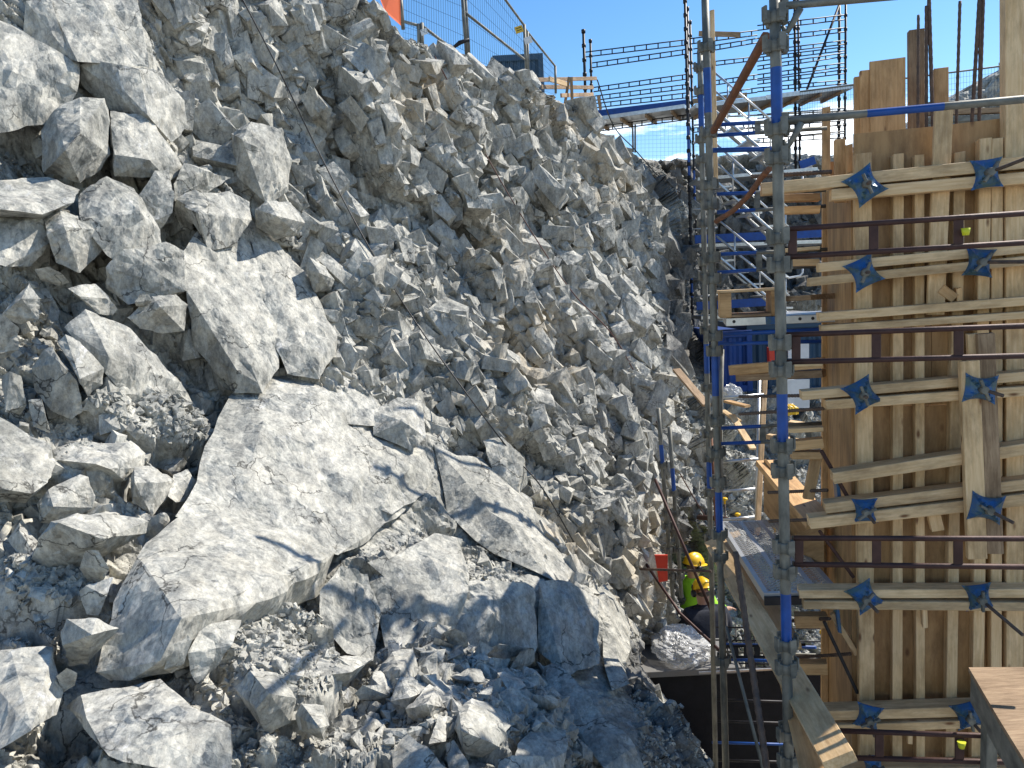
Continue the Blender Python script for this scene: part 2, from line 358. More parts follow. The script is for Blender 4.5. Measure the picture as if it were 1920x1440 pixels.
def facets(p, seed, crack=.06, soft=.06):
    """broken-rock relief: tilted flat cells with steps between them, about -1..1"""
    ip = np.floor(p).astype(np.int32); f1 = np.full(len(p), 9., np.float32); f2 = f1.copy(); val = np.zeros(len(p), np.float32); val2 = val.copy()
    for a in (-1, 0, 1):
        for b in (-1, 0, 1):
            for c in (-1, 0, 1):
                q = ip + np.array([a, b, c]); h = h4(q[:, 0], q[:, 1], q[:, 2], seed)
                d = p - (q + np.stack([u8(h, 0), u8(h, 1), u8(h, 2)], -1)); dist = np.sqrt((d*d).sum(1)).astype(np.float32)
                g = h4(q[:, 0], q[:, 1], q[:, 2], seed+77)
                v = (u8(h, 3)-.5)*.9 + ((u8(g, 0)-.5)*d[:, 0] + (u8(g, 1)-.5)*d[:, 1] + (u8(g, 2)-.5)*d[:, 2])*2.4
                cl = dist < f1; c2 = (~cl) & (dist < f2); val2 = np.where(cl, val, np.where(c2, v, val2))
                f2 = np.where(cl, f1, np.minimum(f2, dist)); val = np.where(cl, v, val); f1 = np.where(cl, dist, f1)
    t_ = np.clip((f2-f1)/soft, 0, 1); val = val*(.5+.5*t_) + val2*(.5-.5*t_)
    return val - .4*np.exp(-(f2-f1)/crack)
def vnoise(p, seed):
    i = np.floor(p).astype(np.int32); f = p-i; f = f*f*(3-2*f); o = 0
    for a in (0, 1):
        for b in (0, 1):
            for c in (0, 1):
                h = h4(i[:, 0]+a, i[:, 1]+b, i[:, 2]+c, seed)
                o = o + u8(h, 1)*(f[:, 0] if a else 1-f[:, 0])*(f[:, 1] if b else 1-f[:, 1])*(f[:, 2] if c else 1-f[:, 2])
    return o-.5
def blob(px, py, L_):
    m = np.zeros_like(px)
    for x, y, rx, ry, ang in L_:
        c, s_ = math.cos(math.radians(ang)), math.sin(math.radians(ang))
        u = ((px-x)*c + (py-y)*s_)/rx; v = (-(px-x)*s_ + (py-y)*c)/ry
        m = np.maximum(m, sst((1.25-np.hypot(u, v))/.5))
    return m
SMOOTH = [(600,880,230,100,38),(760,850,160,60,25),(420,1060,230,70,-8),(190,60,130,80,40),(60,170,90,110,60),(1060,1170,130,80,40),
          (460,560,140,120,55),(250,1320,170,60,12),(1130,1330,150,70,40),(850,1130,130,90,0),(130,860,60,60,0),(900,960,120,55,35),(480,1080,160,60,-15)]
ROUGH = [(900,330,330,230,40),(620,130,170,160,40),(1100,480,170,220,50),(760,520,200,130,40)]
WARM = [(1010,650,110,70,25),(1060,230,80,40,40),(1140,330,60,60,40),(1200,1090,50,90,0),(930,480,70,60,0),(790,180,80,60,30),(1270,330,50,50,0),
        (560,760,120,40,25),(1010,980,120,50,30),(1300,720,50,60,30),(170,1210,70,40,0),(1230,1000,50,80,0),(900,760,80,40,30)]
SHADE_DARK = [(1285,560,45,150,0),(1430,470,150,150,0),(1290,1030,45,110,0),(1260,1400,60,70,0),(1275,330,60,60,0),(1200,1260,30,60,0)]  # shade of the far cliff and the recess, painted into the rock colour
SH = (-1,)
pxs = np.concatenate([np.arange(-350, 0, 7.), np.arange(0, 1345, 2.35), np.arange(1345, 1560, 4.), np.arange(1560, 2300, 14.)])
nv = 600
vv = np.concatenate([np.linspace(0, 1, nv)**1.0])
PX = np.repeat(pxs[None], nv, 0); BOT = 1640.0
CRm = crest(pxs)
PYt = np.maximum(CRm, -130); 
kk = (.04*np.clip((PYt-CRm)/120, 0, 1))[None]; v_ = vv[:, None]
PY = np.where(v_ < kk, CRm[None] + (PYt-CRm)[None]*v_/np.maximum(kk, 1e-6), PYt[None] + (BOT-PYt)[None]*(v_-kk)/(1-kk))
Yd = baseY(PX, PY); B = rays(PX, PY)*Yd[..., None]
du = np.gradient(B, axis=1); dv = np.gradient(B, axis=0); Nn = np.cross(du, dv)
Nn /= np.linalg.norm(Nn, axis=2, keepdims=True) + 1e-9
view = -B/np.linalg.norm(B, axis=2, keepdims=True)
Nn = np.where((Nn*view).sum(2, keepdims=True) < 0, -Nn, Nn)
graz = np.clip(np.abs((Nn*view).sum(2))*2.6, .12, 1).ravel()
Nn = Nn + view*.35; Nn /= np.linalg.norm(Nn, axis=2, keepdims=True)
p = B.reshape(-1, 3); Pxf, Pyf = PX.ravel(), PY.ravel()
ax1 = np.array([.50, .12, -.86]); ax1 /= np.linalg.norm(ax1); ax2 = np.cross(ax1, [0, 0, 1]); ax2 /= np.linalg.norm(ax2); ax3 = np.cross(ax1, ax2)
q = np.stack([p @ ax1*.55, p @ ax2, p @ ax3], -1)
wrp = np.stack([vnoise(p*2.1+9, 3), vnoise(p*2.1+31, 4), vnoise(p*2.1+57, 5)], -1)
q = q + wrp*.14
sm = blob(Pxf, Pyf, SMOOTH); ro = blob(Pxf, Pyf, ROUGH); fade = np.clip(p[:, 1]/6, .55, 2.2)
a1 = .22*(1-.8*sm); a2 = .10*(1-.86*sm)*(1+.25*ro); a3 = .052*(1-.80*sm)*(1+.4*ro); a4 = .017*(1-.7*sm)
D = a1*facets(q*1.15, 1, .03)*fade + a2*facets(q*np.array([2.2, 2.9, 2.9]) + 5, 2, .04)*np.sqrt(fade) \
  + .055*(1-.88*sm)*(1+.6*ro)*facets(q*np.array([5, 4.3, 4.3]) + 8, 6, .06) + a3*facets(q*8.3 + 3, 3, .07) \
  + a4*facets(q*17 + 1, 4, .08) + .02*vnoise(p*3.3, 9) + .006*vnoise(p*24, 11)
GRAV = blob(Pxf, Pyf, [(280,800,130,55,15),(90,1120,120,60,0),(520,1270,120,90,30),(880,1340,190,80,20),(150,900,90,50,0)])
D = D*(1-.6*GRAV) + .19*GRAV
near_edge = sst((PY-PYt[None])/14).ravel()*.75+.25
V = p + Nn.reshape(-1, 3)*(D*near_edge*graz)[:, None]
V = V.reshape(nv, -1, 3)
# plateau behind the crest
rows = []
bd = np.stack([np.interp(pxs, [1000, 1250], [-.45, 0.]), np.ones_like(pxs), np.zeros_like(pxs)], -1)
for s_, dz in ((60, -1.6), (22, -.9), (9, -.5), (4, -.3), (2, -.16), (.9, -.07), (.35, -.02)):
    r_ = V[0] + bd*s_; r_[:, 2] = V[0][:, 2] + dz + .06*vnoise(r_*2, 21); rows.append(r_)
A = np.concatenate([np.stack(rows), V]); nr, nc = A.shape[:2]
me = bpy.data.meshes.new('rock_face'); me.vertices.add(nr*nc); me.vertices.foreach_set('co', A.ravel().astype(np.float32))
i0 = (np.arange(nr-1)[:, None]*nc + np.arange(nc-1)[None]).ravel()
quads = np.stack([i0, i0+nc, i0+nc+1, i0+1], -1)
me.loops.add(quads.size); me.loops.foreach_set('vertex_index', quads.ravel().astype(np.int32))
me.polygons.add(len(quads)); me.polygons.foreach_set('loop_start', (np.arange(len(quads))*4).astype(np.int32))
me.update(calc_edges=True); me.shade_flat()
for nm, bl in (('warm', WARM), ('dark', SHADE_DARK)):
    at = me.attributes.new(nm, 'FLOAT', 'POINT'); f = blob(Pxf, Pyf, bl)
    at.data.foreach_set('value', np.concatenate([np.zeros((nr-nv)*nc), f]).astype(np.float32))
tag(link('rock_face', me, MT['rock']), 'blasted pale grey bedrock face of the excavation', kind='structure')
def surf(px, py):
    c = int(np.clip(np.searchsorted(pxs, px), 1, len(pxs)-2)); r = int(np.clip(np.searchsorted(PY[:, c], py), 1, nv-2))
    n = np.cross(V[r, c+1]-V[r, c-1], V[r+1, c]-V[r-1, c]); n /= np.linalg.norm(n)+1e-9
    if n @ V[r, c] > 0: n = -n
    return Vector(V[r, c]), Vector(n)
# the pit floor runs on under everything
m = MB(); m.add([(-200, -60, -6.4), (260, -60, -6.4), (260, 400, -6.4), (-200, 400, -6.4)], [(0, 1, 2, 3)])
tag(m.build('ground', MT['gravel']), kind='structure')
m = MB(); m.add([(.6, 2.0, -4.95), (9, 2.0, -4.95), (9, 9.6, -4.95), (.6, 9.6, -4.95)], [(0, 1, 2, 3)])
tag(m.build('trench_floor', MT['gravel']), kind='structure')

# ---- stones
def roughen(bm, size, seed, cuts=3, amp=.035):
    bmesh.ops.triangulate(bm, faces=bm.faces[:])
    for it in range(cuts):
        L_ = [e for e in bm.edges if e.calc_length() > size*(.34, .17, .085)[it]]
        if L_: bmesh.ops.subdivide_edges(bm, edges=L_, cuts=1, use_grid_fill=False)
        bmesh.ops.triangulate(bm, faces=[f for f in bm.faces if len(f.verts) > 3])
    bm.normal_update()
    P_ = np.array([v.co[:] for v in bm.verts])/size; N_ = np.array([v.normal[:] for v in bm.verts])
    d = facets(P_*4.5+seed*3.1, seed, .06)*amp + vnoise(P_*5+seed, seed+1)*amp*1.4 + vnoise(P_*14+seed, seed+2)*amp*.6
    for v, n_, k in zip(bm.verts, N_, d): v.co += Vector(n_)*float(k)*size
def hull_mesh(pts, size, seed, cuts=3, amp=.035, name='rock'):
    bm = bmesh.new()
    for v in pts: bm.verts.new(v)
    r = bmesh.ops.convex_hull(bm, input=bm.verts[:])
    bmesh.ops.delete(bm, geom=[v for v in bm.verts if not v.link_faces], context='VERTS')
    bmesh.ops.dissolve_limit(bm, angle_limit=math.radians(7), verts=bm.verts[:], edges=bm.edges[:])
    roughen(bm, size, seed, cuts, amp)
    me = bpy.data.meshes.new(name); bm.to_mesh(me); bm.free(); return me
def boulder(name, label, pts, thick=.5, lift=0.03, seed=None, amp=.03, struct=False, cat='boulder'):
    """pts: (px, py, metres nearer than the bedrock) on the visible side; the hidden side is closed behind them"""
    P3 = []
    for x, y, o in pts:
        Y = float(baseY(x, y)) - o - lift; P3.append(P(x, y, Y))
    c = sum(P3, Vector())/len(P3); size = max((v-c).length for v in P3)*1.6
    out = [v for v in P3]
    for v in P3: out.append(c + (v-c)*.72 + c.normalized()*size*thick)
    me = hull_mesh([v-c for v in out], size, seed or len(bpy.data.objects) % 97, 3, amp, name)
    o = link(name, me, MT['rock'], M=Matrix.Translation(c))
    if struct: tag(o, label, kind='structure')
    else: tag(o, label, cat)
    return o
# ------------------------------------------------------------------ the large stones one can tell apart
# (label, thickness, [(px, py, metres proud of the bedrock)])
BL = [
 ('rock_slab', 'tall smooth pale slab forming the upper left of the face', .3, [(88,-60,.1),(60,-60,.1),(250,-70,.25),(282,128,.32),(146,116,.3),(128,104,.22),(95,0,.15)], 1),
 ('rock_slab', 'smooth pale slab at the left edge below the dark recess', .3, [(-60,15,.24),(20,45,.24),(66,70,.24),(148,118,.24),(136,190,.16),(90,235,.14),(-60,262,.16)], 1),
 ('boulder', 'dark fronted block jutting out under the tall pale slab', .5, [(147,120,.30),(178,114,.42),(262,128,.62),(300,134,.42),(345,190,.32),(352,235,.25),(322,268,.25),(277,216,.50),(205,206,.12),(150,158,.10)], 0),
 ('boulder', 'dark wedge shaped block between the two pale upper slabs', .4, [(47,0,.3),(92,-10,.36),(130,104,.34),(86,98,.18),(44,62,.12)], 0),
 ('boulder', 'big rounded block with a lit top and dark rough front, left of the jutting block', .5, [(76,245,.25),(100,205,.40),(150,180,.48),(198,182,.50),(203,206,.42),(200,242,.46),(150,250,.72),(122,282,.66),(206,290,.35),(190,318,.25),(150,342,.22),(80,325,.15)], 0),
 ('boulder', 'rough pale block right of the rounded block and above the stepped ones', .4, [(205,206,.35),(278,218,.42),(330,290,.38),(345,320,.3),(318,338,.3),(280,300,.5),(215,290,.42),(215,330,.25)], 0),
 ('boulder', 'flat white topped slab lying at the left edge above the cracked stones', .35, [(-50,352,.5),(40,333,.32),(90,336,.30),(148,356,.40),(136,380,.55),(80,402,.62),(30,385,.66),(-50,385,.7),(80,414,.35),(-50,402,.35)], 0),
 ('boulder', 'cracked dark boulder just below the flat white slab', .5, [(80,405,.42),(112,391,.50),(152,407,.46),(193,432,.42),(190,470,.28),(150,512,.22),(105,492,.3),(88,440,.5),(120,425,.62)], 0),
 ('boulder', 'low dark stone at the left edge under the flat white slab', .5, [(-40,400,.3),(40,415,.42),(78,408,.42),(95,455,.36),(60,500,.2),(10,500,.3),(-40,480,.3)], 0),
 ('boulder', 'high square shouldered block in the middle of the left pile', .5, [(142,368,.4),(200,330,.48),(252,352,.5),(262,400,.62),(300,432,.42),(303,480,.3),(262,515,.28),(200,480,.35),(150,410,.5),(235,345,.5)], 0),
 ('boulder', 'split upright block with a thin crack beside the square shouldered one', .45, [(255,375,.32),(290,320,.42),(318,315,.42),(325,360,.5),(322,400,.42),(300,432,.22),(275,420,.3)], 0),
 ('boulder', 'small pointed ledge stone with an overhanging lip below the jutting block', .5, [(325,345,.35),(345,305,.45),(385,320,.48),(434,333,.42),(388,362,.28),(350,385,.2),(328,375,.25)], 0),
 ('boulder', 'broad grey block with a pale top ridge above the great bright slab', .45, [(345,388,.38),(372,362,.42),(430,358,.45),(468,378,.45),(472,412,.5),(440,460,.32),(390,470,.3),(372,400,.6)], 0),
 ('rock_column', 'tall dark fronted column of bedrock in the middle of the upper face', .4, [(433,250,.2),(470,226,.35),(528,240,.35),(545,300,.3),(540,358,.25),(500,385,.2),(445,330,.2),(455,262,.5),(515,290,.5)], 1),
 ('boulder', 'rounded boulder with a dark hollow below it right of the broad grey block', .5, [(478,392,.35),(500,376,.45),(545,380,.45),(572,418,.38),(560,442,.25),(515,448,.18),(480,425,.2),(520,405,.6)], 0),
 ('boulder', 'angular grey block right beside the great bright slab', .5, [(572,505,.3),(580,482,.38),(610,500,.4),(628,525,.32),(620,545,.2),(590,548,.2),(600,512,.5)], 0),
 ('great_slab', 'great bright slab with a ragged dark underside across the left pile', .35, [(350,545,.26),(338,475,.24),(372,430,.18),(415,425,.16),(470,455,.14),(525,580,.18),(522,690,.24),(492,738,.24),(440,735,.14),(368,655,.08),(445,695,.30),(485,718,.30)], 0),
 ('great_slab', 'long bright slab split from the right side of the great one', .35, [(468,440,.12),(520,455,.12),(565,505,.14),(635,628,.22),(630,652,.2),(598,710,.26),(540,700,.26),(512,640,.26),(480,520,.16),(588,690,.34)], 0),
 ('rock_slab', 'ribbed bright rock between the broad grey block and the split slab', .3, [(380,375,.1),(455,385,.16),(500,440,.14),(540,500,.12),(500,520,.1),(430,470,.1)], 1),
 ('boulder', 'tall dark overhanging block left of the great bright slab', .5, [(196,500,.3),(232,470,.42),(310,455,.5),(345,470,.5),(348,545,.40),(320,560,.2),(240,572,.12),(200,540,.12)], 0),
 ('boulder', 'rough low boulder tucked under the corner of the great bright slab', .5, [(238,595,.3),(285,555,.45),(330,552,.45),(352,572,.38),(345,620,.25),(300,625,.2),(262,615,.28),(300,575,.55)], 0),
 ('boulder', 'small grey cube of rock lying between two boulders of the left pile', .6, [(253,566,.5),(262,551,.55),(278,550,.55),(285,564,.5),(272,575,.42),(255,574,.42)], 0),
 ('boulder', 'curved shard propped against the dark overhanging block', .35, [(127,541,.45),(160,532,.5),(180,532,.5),(205,560,.48),(221,580,.42),(212,592,.38),(185,588,.4),(150,556,.5)], 0),
 ('boulder', 'dark round headed boulder at the left under the cracked one', .5, [(65,505,.35),(90,500,.45),(115,512,.45),(131,530,.35),(110,536,.25),(75,525,.25)], 0),
 ('boulder', 'dark boulder with pale back at the far left of the pile', .5, [(2,590,.3),(40,560,.42),(55,530,.42),(75,560,.4),(72,598,.3),(40,608,.22),(10,600,.25)], 0),
 ('boulder', 'square grey block at the left edge with a shaded right side', .5, [(-40,590,.4),(5,590,.5),(35,615,.45),(35,655,.32),(10,672,.22),(-40,670,.3)], 0),
 ('boulder', 'long fan shaped slab with cracks running down to the gravel', .35, [(122,614,.4),(160,580,.5),(200,593,.48),(245,615,.42),(300,675,.36),(338,718,.3),(320,760,.18),(265,772,.2),(262,735,.35),(225,690,.5),(198,700,.5),(205,670,.6)], 0),
 ('boulder', 'pale parallel sided slab lying on the dark five sided block', .35, [(108,640,.55),(122,626,.6),(150,640,.6),(196,690,.55),(192,720,.42),(165,744,.36),(150,710,.62)], 0),
 ('boulder', 'dark five sided block with a bright upper edge near the gravel', .5, [(60,690,.42),(82,655,.52),(98,650,.56),(112,680,.62),(146,715,.5),(155,770,.28),(135,787,.2),(95,770,.25),(65,730,.3)], 0),
 ('boulder', 'dark flat faced block half buried beside the five sided block', .5, [(152,768,.3),(180,735,.42),(230,705,.42),(262,740,.35),(266,768,.2),(190,775,.18)], 0),
 ('boulder', 'upright shard standing at the left edge', .5, [(2,705,.42),(18,697,.48),(40,705,.45),(50,760,.32),(38,778,.22),(10,772,.28)], 0),
 ('boulder', 'narrow upright stone between the upright shard and the gravel', .5, [(52,750,.4),(78,747,.45),(84,775,.42),(94,812,.25),(62,800,.28)], 0),
 ('boulder', 'large pale boulder with smooth top cut off by the left edge', .5, [(-60,785,.42),(0,782,.45),(50,810,.45),(96,832,.45),(105,866,.40),(90,905,.5),(60,925,.5),(-60,905,.62),(50,945,.25),(-60,935,.3)], 0),
 ('boulder', 'wide low rock with a bright top and a dark hollow beneath it', .5, [(106,862,.35),(150,836,.4),(245,826,.42),(272,850,.4),(270,876,.35),(235,902,.36),(180,870,.62),(208,880,.62),(215,905,.3),(130,888,.25)], 0),
 ('boulder', 'dark square block in front of the hollow under the wide low rock', .55, [(244,895,.42),(252,875,.52),(285,873,.55),(327,900,.48),(312,935,.32),(285,968,.22),(248,942,.28),(252,905,.62),(300,905,.6)], 0),
 ('boulder', 'pale squarish stone leaning on the dark square block', .5, [(315,930,.38),(325,890,.48),(352,880,.48),(370,905,.38),(358,938,.25),(330,942,.3)], 0),
 ('boulder', 'bright sloping boulder below the large pale boulder', .5, [(68,945,.35),(90,918,.45),(150,890,.5),(165,895,.5),(178,930,.4),(175,952,.32),(115,985,.2),(75,980,.25),(100,950,.5)], 0),
 ('boulder', 'long rough boulder with a rounded dark left end above the gravel', .5, [(58,1050,.25),(70,1010,.42),(95,978,.52),(150,962,.5),(230,965,.45),(278,978,.42),(275,1000,.36),(205,1040,.3),(150,1062,.2),(80,1070,.18),(110,980,.6),(190,1010,.55)], 0),
 ('boulder', 'small tilted stone against the end of the long rough boulder', .5, [(150,1065,.35),(160,1032,.48),(185,1032,.5),(205,1065,.42),(190,1095,.25),(165,1090,.25)], 0),
 ('boulder', 'grey kite shaped stone lying on the gravel', .4, [(148,1110,.3),(160,1098,.34),(212,1082,.36),(200,1118,.32),(185,1155,.2),(162,1152,.2)], 0),
 ('boulder', 'pale block with a notched corner leaning on the great front ledge', .5, [(115,1185,.3),(125,1160,.45),(180,1160,.48),(222,1178,.38),(180,1215,.3),(165,1245,.18),(130,1250,.15),(118,1210,.35),(172,1190,.5)], 0),
 ('boulder', 'small angular stone below the notched block', .5, [(105,1268,.3),(125,1252,.38),(145,1262,.36),(140,1285,.25),(118,1298,.2)], 0),
 ('boulder', 'pale broken block in the bottom left corner', .4, [(-60,1225,.15),(20,1218,.25),(100,1212,.28),(115,1300,.22),(105,1340,.18),(60,1370,.3),(0,1405,.2),(-60,1405,.1)], 0),
 ('boulder', 'broad cream topped slab along the bottom left', .3, [(118,1325,.12),(150,1300,.25),(300,1275,.28),(360,1320,.3),(432,1360,.3),(440,1400,.2),(440,1480,.15),(200,1420,.3),(160,1345,.3)], 0),
 ('great_slab', 'great front ledge, a long bright rock with an overhanging lower edge', .35, [(182,1260,.22),(200,1160,.30),(262,1050,.38),(330,965,.38),(400,955,.35),(520,985,.35),(628,1035,.32),(600,1075,.34),(545,1110,.36),(480,1130,.46),(340,1160,.55),(300,1240,.40),(240,1285,.22),(200,1285,.15),(320,1270,.18),(545,1150,.12),(600,1105,.12)], 1),
 ('boulder', 'smooth oval stone standing against the front ledge', .5, [(308,1255,.3),(318,1215,.42),(352,1190,.45),(360,1200,.42),(345,1245,.3),(322,1262,.22)], 0),
 ('boulder', 'grey fan shaped slab standing in the gravel beside the oval stone', .35, [(352,1225,.34),(380,1170,.42),(452,1163,.42),(435,1210,.36),(405,1255,.22),(370,1280,.18),(356,1260,.25)], 0),
 ('boulder', 'dark squat stone at the foot of the middle wall', .5, [(562,1190,.3),(585,1172,.42),(625,1180,.42),(627,1210,.3),(612,1230,.18),(565,1205,.22)], 0),
 ('boulder', 'wide pale boulder with a notched left end below the middle wall', .5, [(575,1270,.28),(600,1235,.42),(640,1228,.45),(700,1235,.42),(660,1260,.5),(650,1285,.2),(590,1285,.18)], 0),
 ('boulder', 'two faced block with a bright left side amid the gravel', .5, [(440,1290,.25),(470,1260,.42),(520,1262,.45),(550,1300,.42),(558,1310,.4),(545,1355,.2),(500,1378,.15),(480,1330,.38),(505,1300,.55)], 0),
 ('boulder', 'nearly square pale block left of the rock pile', .5, [(553,1340,.28),(565,1318,.38),(608,1322,.4),(617,1360,.32),(608,1390,.16),(560,1370,.18),(600,1365,.42)], 0),
 ('boulder', 'tall pointed boulder at the head of the rock pile', .5, [(705,1260,.32),(735,1222,.48),(775,1212,.52),(783,1250,.45),(780,1290,.28),(745,1305,.2),(715,1290,.25),(750,1255,.6)], 0),
 ('boulder', 'squat boulder with a bright broken top in the rock pile', .5, [(665,1300,.3),(680,1285,.42),(722,1285,.42),(730,1305,.3),(705,1315,.2),(675,1313,.2)], 0),
 ('boulder', 'big grey boulder with a ridged top left of the largest one', .5, [(762,1330,.38),(790,1295,.52),(825,1275,.58),(848,1290,.5),(850,1330,.38),(815,1360,.25),(775,1352,.25),(800,1320,.66)], 0),
 ('boulder', 'largest pale boulder in the middle of the bottom rock pile', .55, [(852,1365,.42),(860,1330,.6),(885,1310,.66),(940,1325,.58),(958,1360,.5),(935,1400,.42),(905,1422,.25),(870,1415,.25),(865,1370,.66),(920,1392,.5)], 0),
 ('boulder', 'dark standing shard at the upper end of the rock pile', .5, [(808,1220,.3),(815,1195,.45),(850,1210,.42),(852,1235,.25),(820,1235,.2)], 0),
 ('boulder', 'upright hump backed stone beside the standing shard', .5, [(832,1185,.45),(855,1178,.5),(875,1190,.48),(880,1225,.3),(862,1240,.2),(845,1215,.3)], 0),
 ('boulder', 'long lens shaped stone lying in the shade of the wall', .4, [(892,1228,.25),(935,1207,.35),(1000,1215,.35),(1002,1222,.3),(950,1236,.22),(900,1238,.18)], 0),
 ('boulder', 'narrow tilted shard among the shaded stones', .5, [(804,1395,.35),(822,1340,.55),(838,1345,.52),(836,1390,.36),(818,1400,.25)], 0),
 ('boulder', 'long flat stone sliding from the rock pile to the right', .35, [(875,1270,.3),(905,1268,.4),(940,1300,.38),(938,1318,.25),(900,1305,.25)], 0),
 ('boulder', 'shaded wedge with a bright upper edge right of the pile', .45, [(1002,1275,.3),(1020,1272,.4),(1045,1300,.36),(1040,1328,.2),(1008,1308,.22)], 0),
 ('boulder', 'flat topped block cut by the bottom edge in front of the shaded ramp', .45, [(970,1395,.3),(1000,1362,.42),(1062,1366,.42),(1062,1410,.36),(1055,1460,.2),(960,1460,.2)], 0),
 ('boulder', 'bright faced block at the bottom edge beneath the largest boulder', .45, [(935,1425,.4),(960,1415,.5),(1040,1420,.5),(1045,1480,.3),(935,1480,.3)], 0),
 ('boulder', 'long bright slab at the bottom edge left of the rock pile', .35, [(735,1375,.28),(755,1368,.36),(800,1400,.38),(838,1440,.36),(840,1490,.2),(735,1490,.15)], 0),
 ('boulder', 'slim pale stone lying at the bottom between slab and largest boulder', .45, [(835,1395,.4),(850,1388,.48),(878,1430,.42),(880,1475,.2),(845,1470,.25)], 0),
 ('boulder', 'dark stone with a white back in the fan of stones above the shaded ramp', .45, [(880,1245,.3),(905,1233,.4),(958,1235,.4),(945,1262,.28),(910,1258,.25)], 0),
 ('boulder', 'leaning slab of grey stone against the shaded ledge', .4, [(955,1255,.35),(975,1222,.48),(1000,1215,.45),(1003,1240,.32),(975,1258,.25)], 0),
 ('rock_ramp', 'long shaded ramp of bedrock falling to the bottom right', .3, [(1000,1235,.15),(1045,1245,.3),(1120,1320,.38),(1190,1400,.4),(1220,1460,.35),(1215,1500,.1),(1130,1440,.15),(1050,1330,.12)], 1),
 ('rock_wall', 'tall shaded wall of bedrock under the shadow of the shuttering', .35, [(1010,1090,.15),(1060,1085,.2),(1120,1125,.26),(1122,1180,.25),(1125,1245,.2),(1060,1270,.12),(1010,1220,.1)], 1),
 ('rock_wall', 'standing rib of bedrock at the brink of the pit', .3, [(1128,1110,.1),(1165,1120,.2),(1172,1170,.2),(1172,1280,.15),(1150,1290,.1),(1130,1230,.08)], 1),
 ('boulder', 'pale round boulder at the brink above the black pit', .5, [(1285,1345,.2),(1292,1328,.3),(1308,1335,.3),(1312,1350,.2),(1300,1358,.12)], 0),
 ('boulder', 'cracked block standing proud in the middle of the face', .4, [(905,825,.2),(940,818,.28),(985,860,.3),(990,905,.22),(960,945,.12),(925,885,.15)], 0),
 ('rock_slab', 'smooth pale bench running across the middle of the face', .25, [(426,735,.10),(520,705,.08),(640,712,.05),(730,775,.05),(800,840,.04),(815,900,.03),(760,960,.05),(690,1015,.12),(632,1038,.26),(520,990,.33),(400,960,.35),(330,968,.36),(430,862,.26)], 1),
 ('rock_wall', 'steep shaded wall of rock between the front ledge and the cleft', .35, [(690,1075,.06),(735,1050,.1),(815,1000,.08),(868,1010,.1),(880,1110,.14),(868,1180,.12),(830,1232,.06),(770,1225,.04),(730,1245,.02),(790,1120,.2)], 1),
 ('rock_wall', 'smooth shaded rock face under the cleft', .35, [(842,1150,.06),(860,1090,.1),(930,1085,.12),(1000,1100,.08),(1008,1200,.08),(990,1240,.03),(900,1243,.03),(850,1235,.03),(925,1150,.2)], 1),
 ('rock_wall', 'pale upright rib at the end of the front ledge', .35, [(600,1110,.12),(640,1060,.18),(690,1075,.14),(712,1150,.16),(700,1240,.06),(650,1225,.05),(600,1165,.08)], 1),
 ('rock_slab', 'smooth pale ridge running down right from the bench to the brink', .25, [(815,835,.03),(900,862,.06),(985,930,.09),(1060,1025,.11),(1135,1098,.13),(1122,1125,.08),(1040,1092,.06),(975,1050,.03),(890,1015,.01),(835,960,.01)], 1),
 ('rock_slab', 'thin flake lying on the upper part of the smooth bench', .2, [(545,722,.11),(640,716,.10),(705,750,.10),(728,800,.10),(650,795,.13),(570,765,.13)], 1),
 ('rock_slab', 'stepped flake on the right half of the smooth bench', .2, [(628,850,.12),(700,838,.12),(775,868,.10),(800,925,.09),(735,965,.13),(660,925,.14)], 1),
 ('rock_block', 'square block with a shaded front standing on the middle bench', .4, [(700,770,.1),(745,745,.2),(790,750,.28),(800,820,.25),(770,845,.15),(700,815,.1),(755,790,.34)], 1),
]
from mathutils import Euler
for i, (nm, lb, th, pts, st) in enumerate(BL):
    if nm == 'boulder' and pts[0][0] < 420 and pts[0][1] < 1000: pts = [(x, y, o*.68) for x, y, o in pts]
    if nm == 'rock_wall' and pts[0][0] < 900: pts = [(x, y, o+.10) for x, y, o in pts]
    boulder(nm, lb, pts, th, seed=i+11, struct=bool(st), amp=.017 if not st else .02, lift=.0)

# ---- the jointed blocks the face is broken into: bedrock, one piece with it
JB = [([(285,-30),(700,-30),(760,60),(985,152),(1200,305),(1262,470),(1262,700),(1130,660),(980,560),(640,600),(560,470),(540,300),(430,180),(330,60)], 8200, 7, 46),
      ([(600,560),(980,540),(1262,690),(1262,820),(1225,1080),(1185,1180),(1100,1080),(900,880),(780,790),(640,690)], 4000, 7, 44),
      ([(560,470),(700,450),(900,640),(700,660),(640,600)], 260, 16, 60), ([(330,60),(440,200),(560,470),(520,420),(440,370),(360,240)], 160, 20, 70),
      ([(1180,296),(1560,296),(1560,720),(1300,690),(1262,480)], 800, 9, 34), ([(0,190),(340,250),(360,560),(0,700)], 260, 16, 56),
      ([(0,700),(230,720),(330,900),(200,1060),(0,1080)], 200, 14, 50), ([(640,1060),(1000,1030),(1130,1130),(1000,1240),(640,1200)], 130, 20, 70),
      ([(190,555),(430,640),(440,742),(330,765),(190,720)], 70, 20, 64), ([(960,930),(1040,980),(1160,1110),(1180,1180),(1110,1130),(1000,1060),(930,1010)], 200, 14, 50),
      ([(1265,700),(1330,780),(1345,980),(1250,1000),(1230,900)], 260, 8, 34), ([(1130,1080),(1200,1100),(1330,1440),(1200,1440),(1180,1250)], 170, 12, 46)]
jr = random.Random(21); jv, jf, jo = [], [], 0
E1, E2, E3 = Vector(ax1), Vector(ax2), Vector(ax3); EB = np.array(Matrix((E1, E2, E3)).transposed())
hulls = []
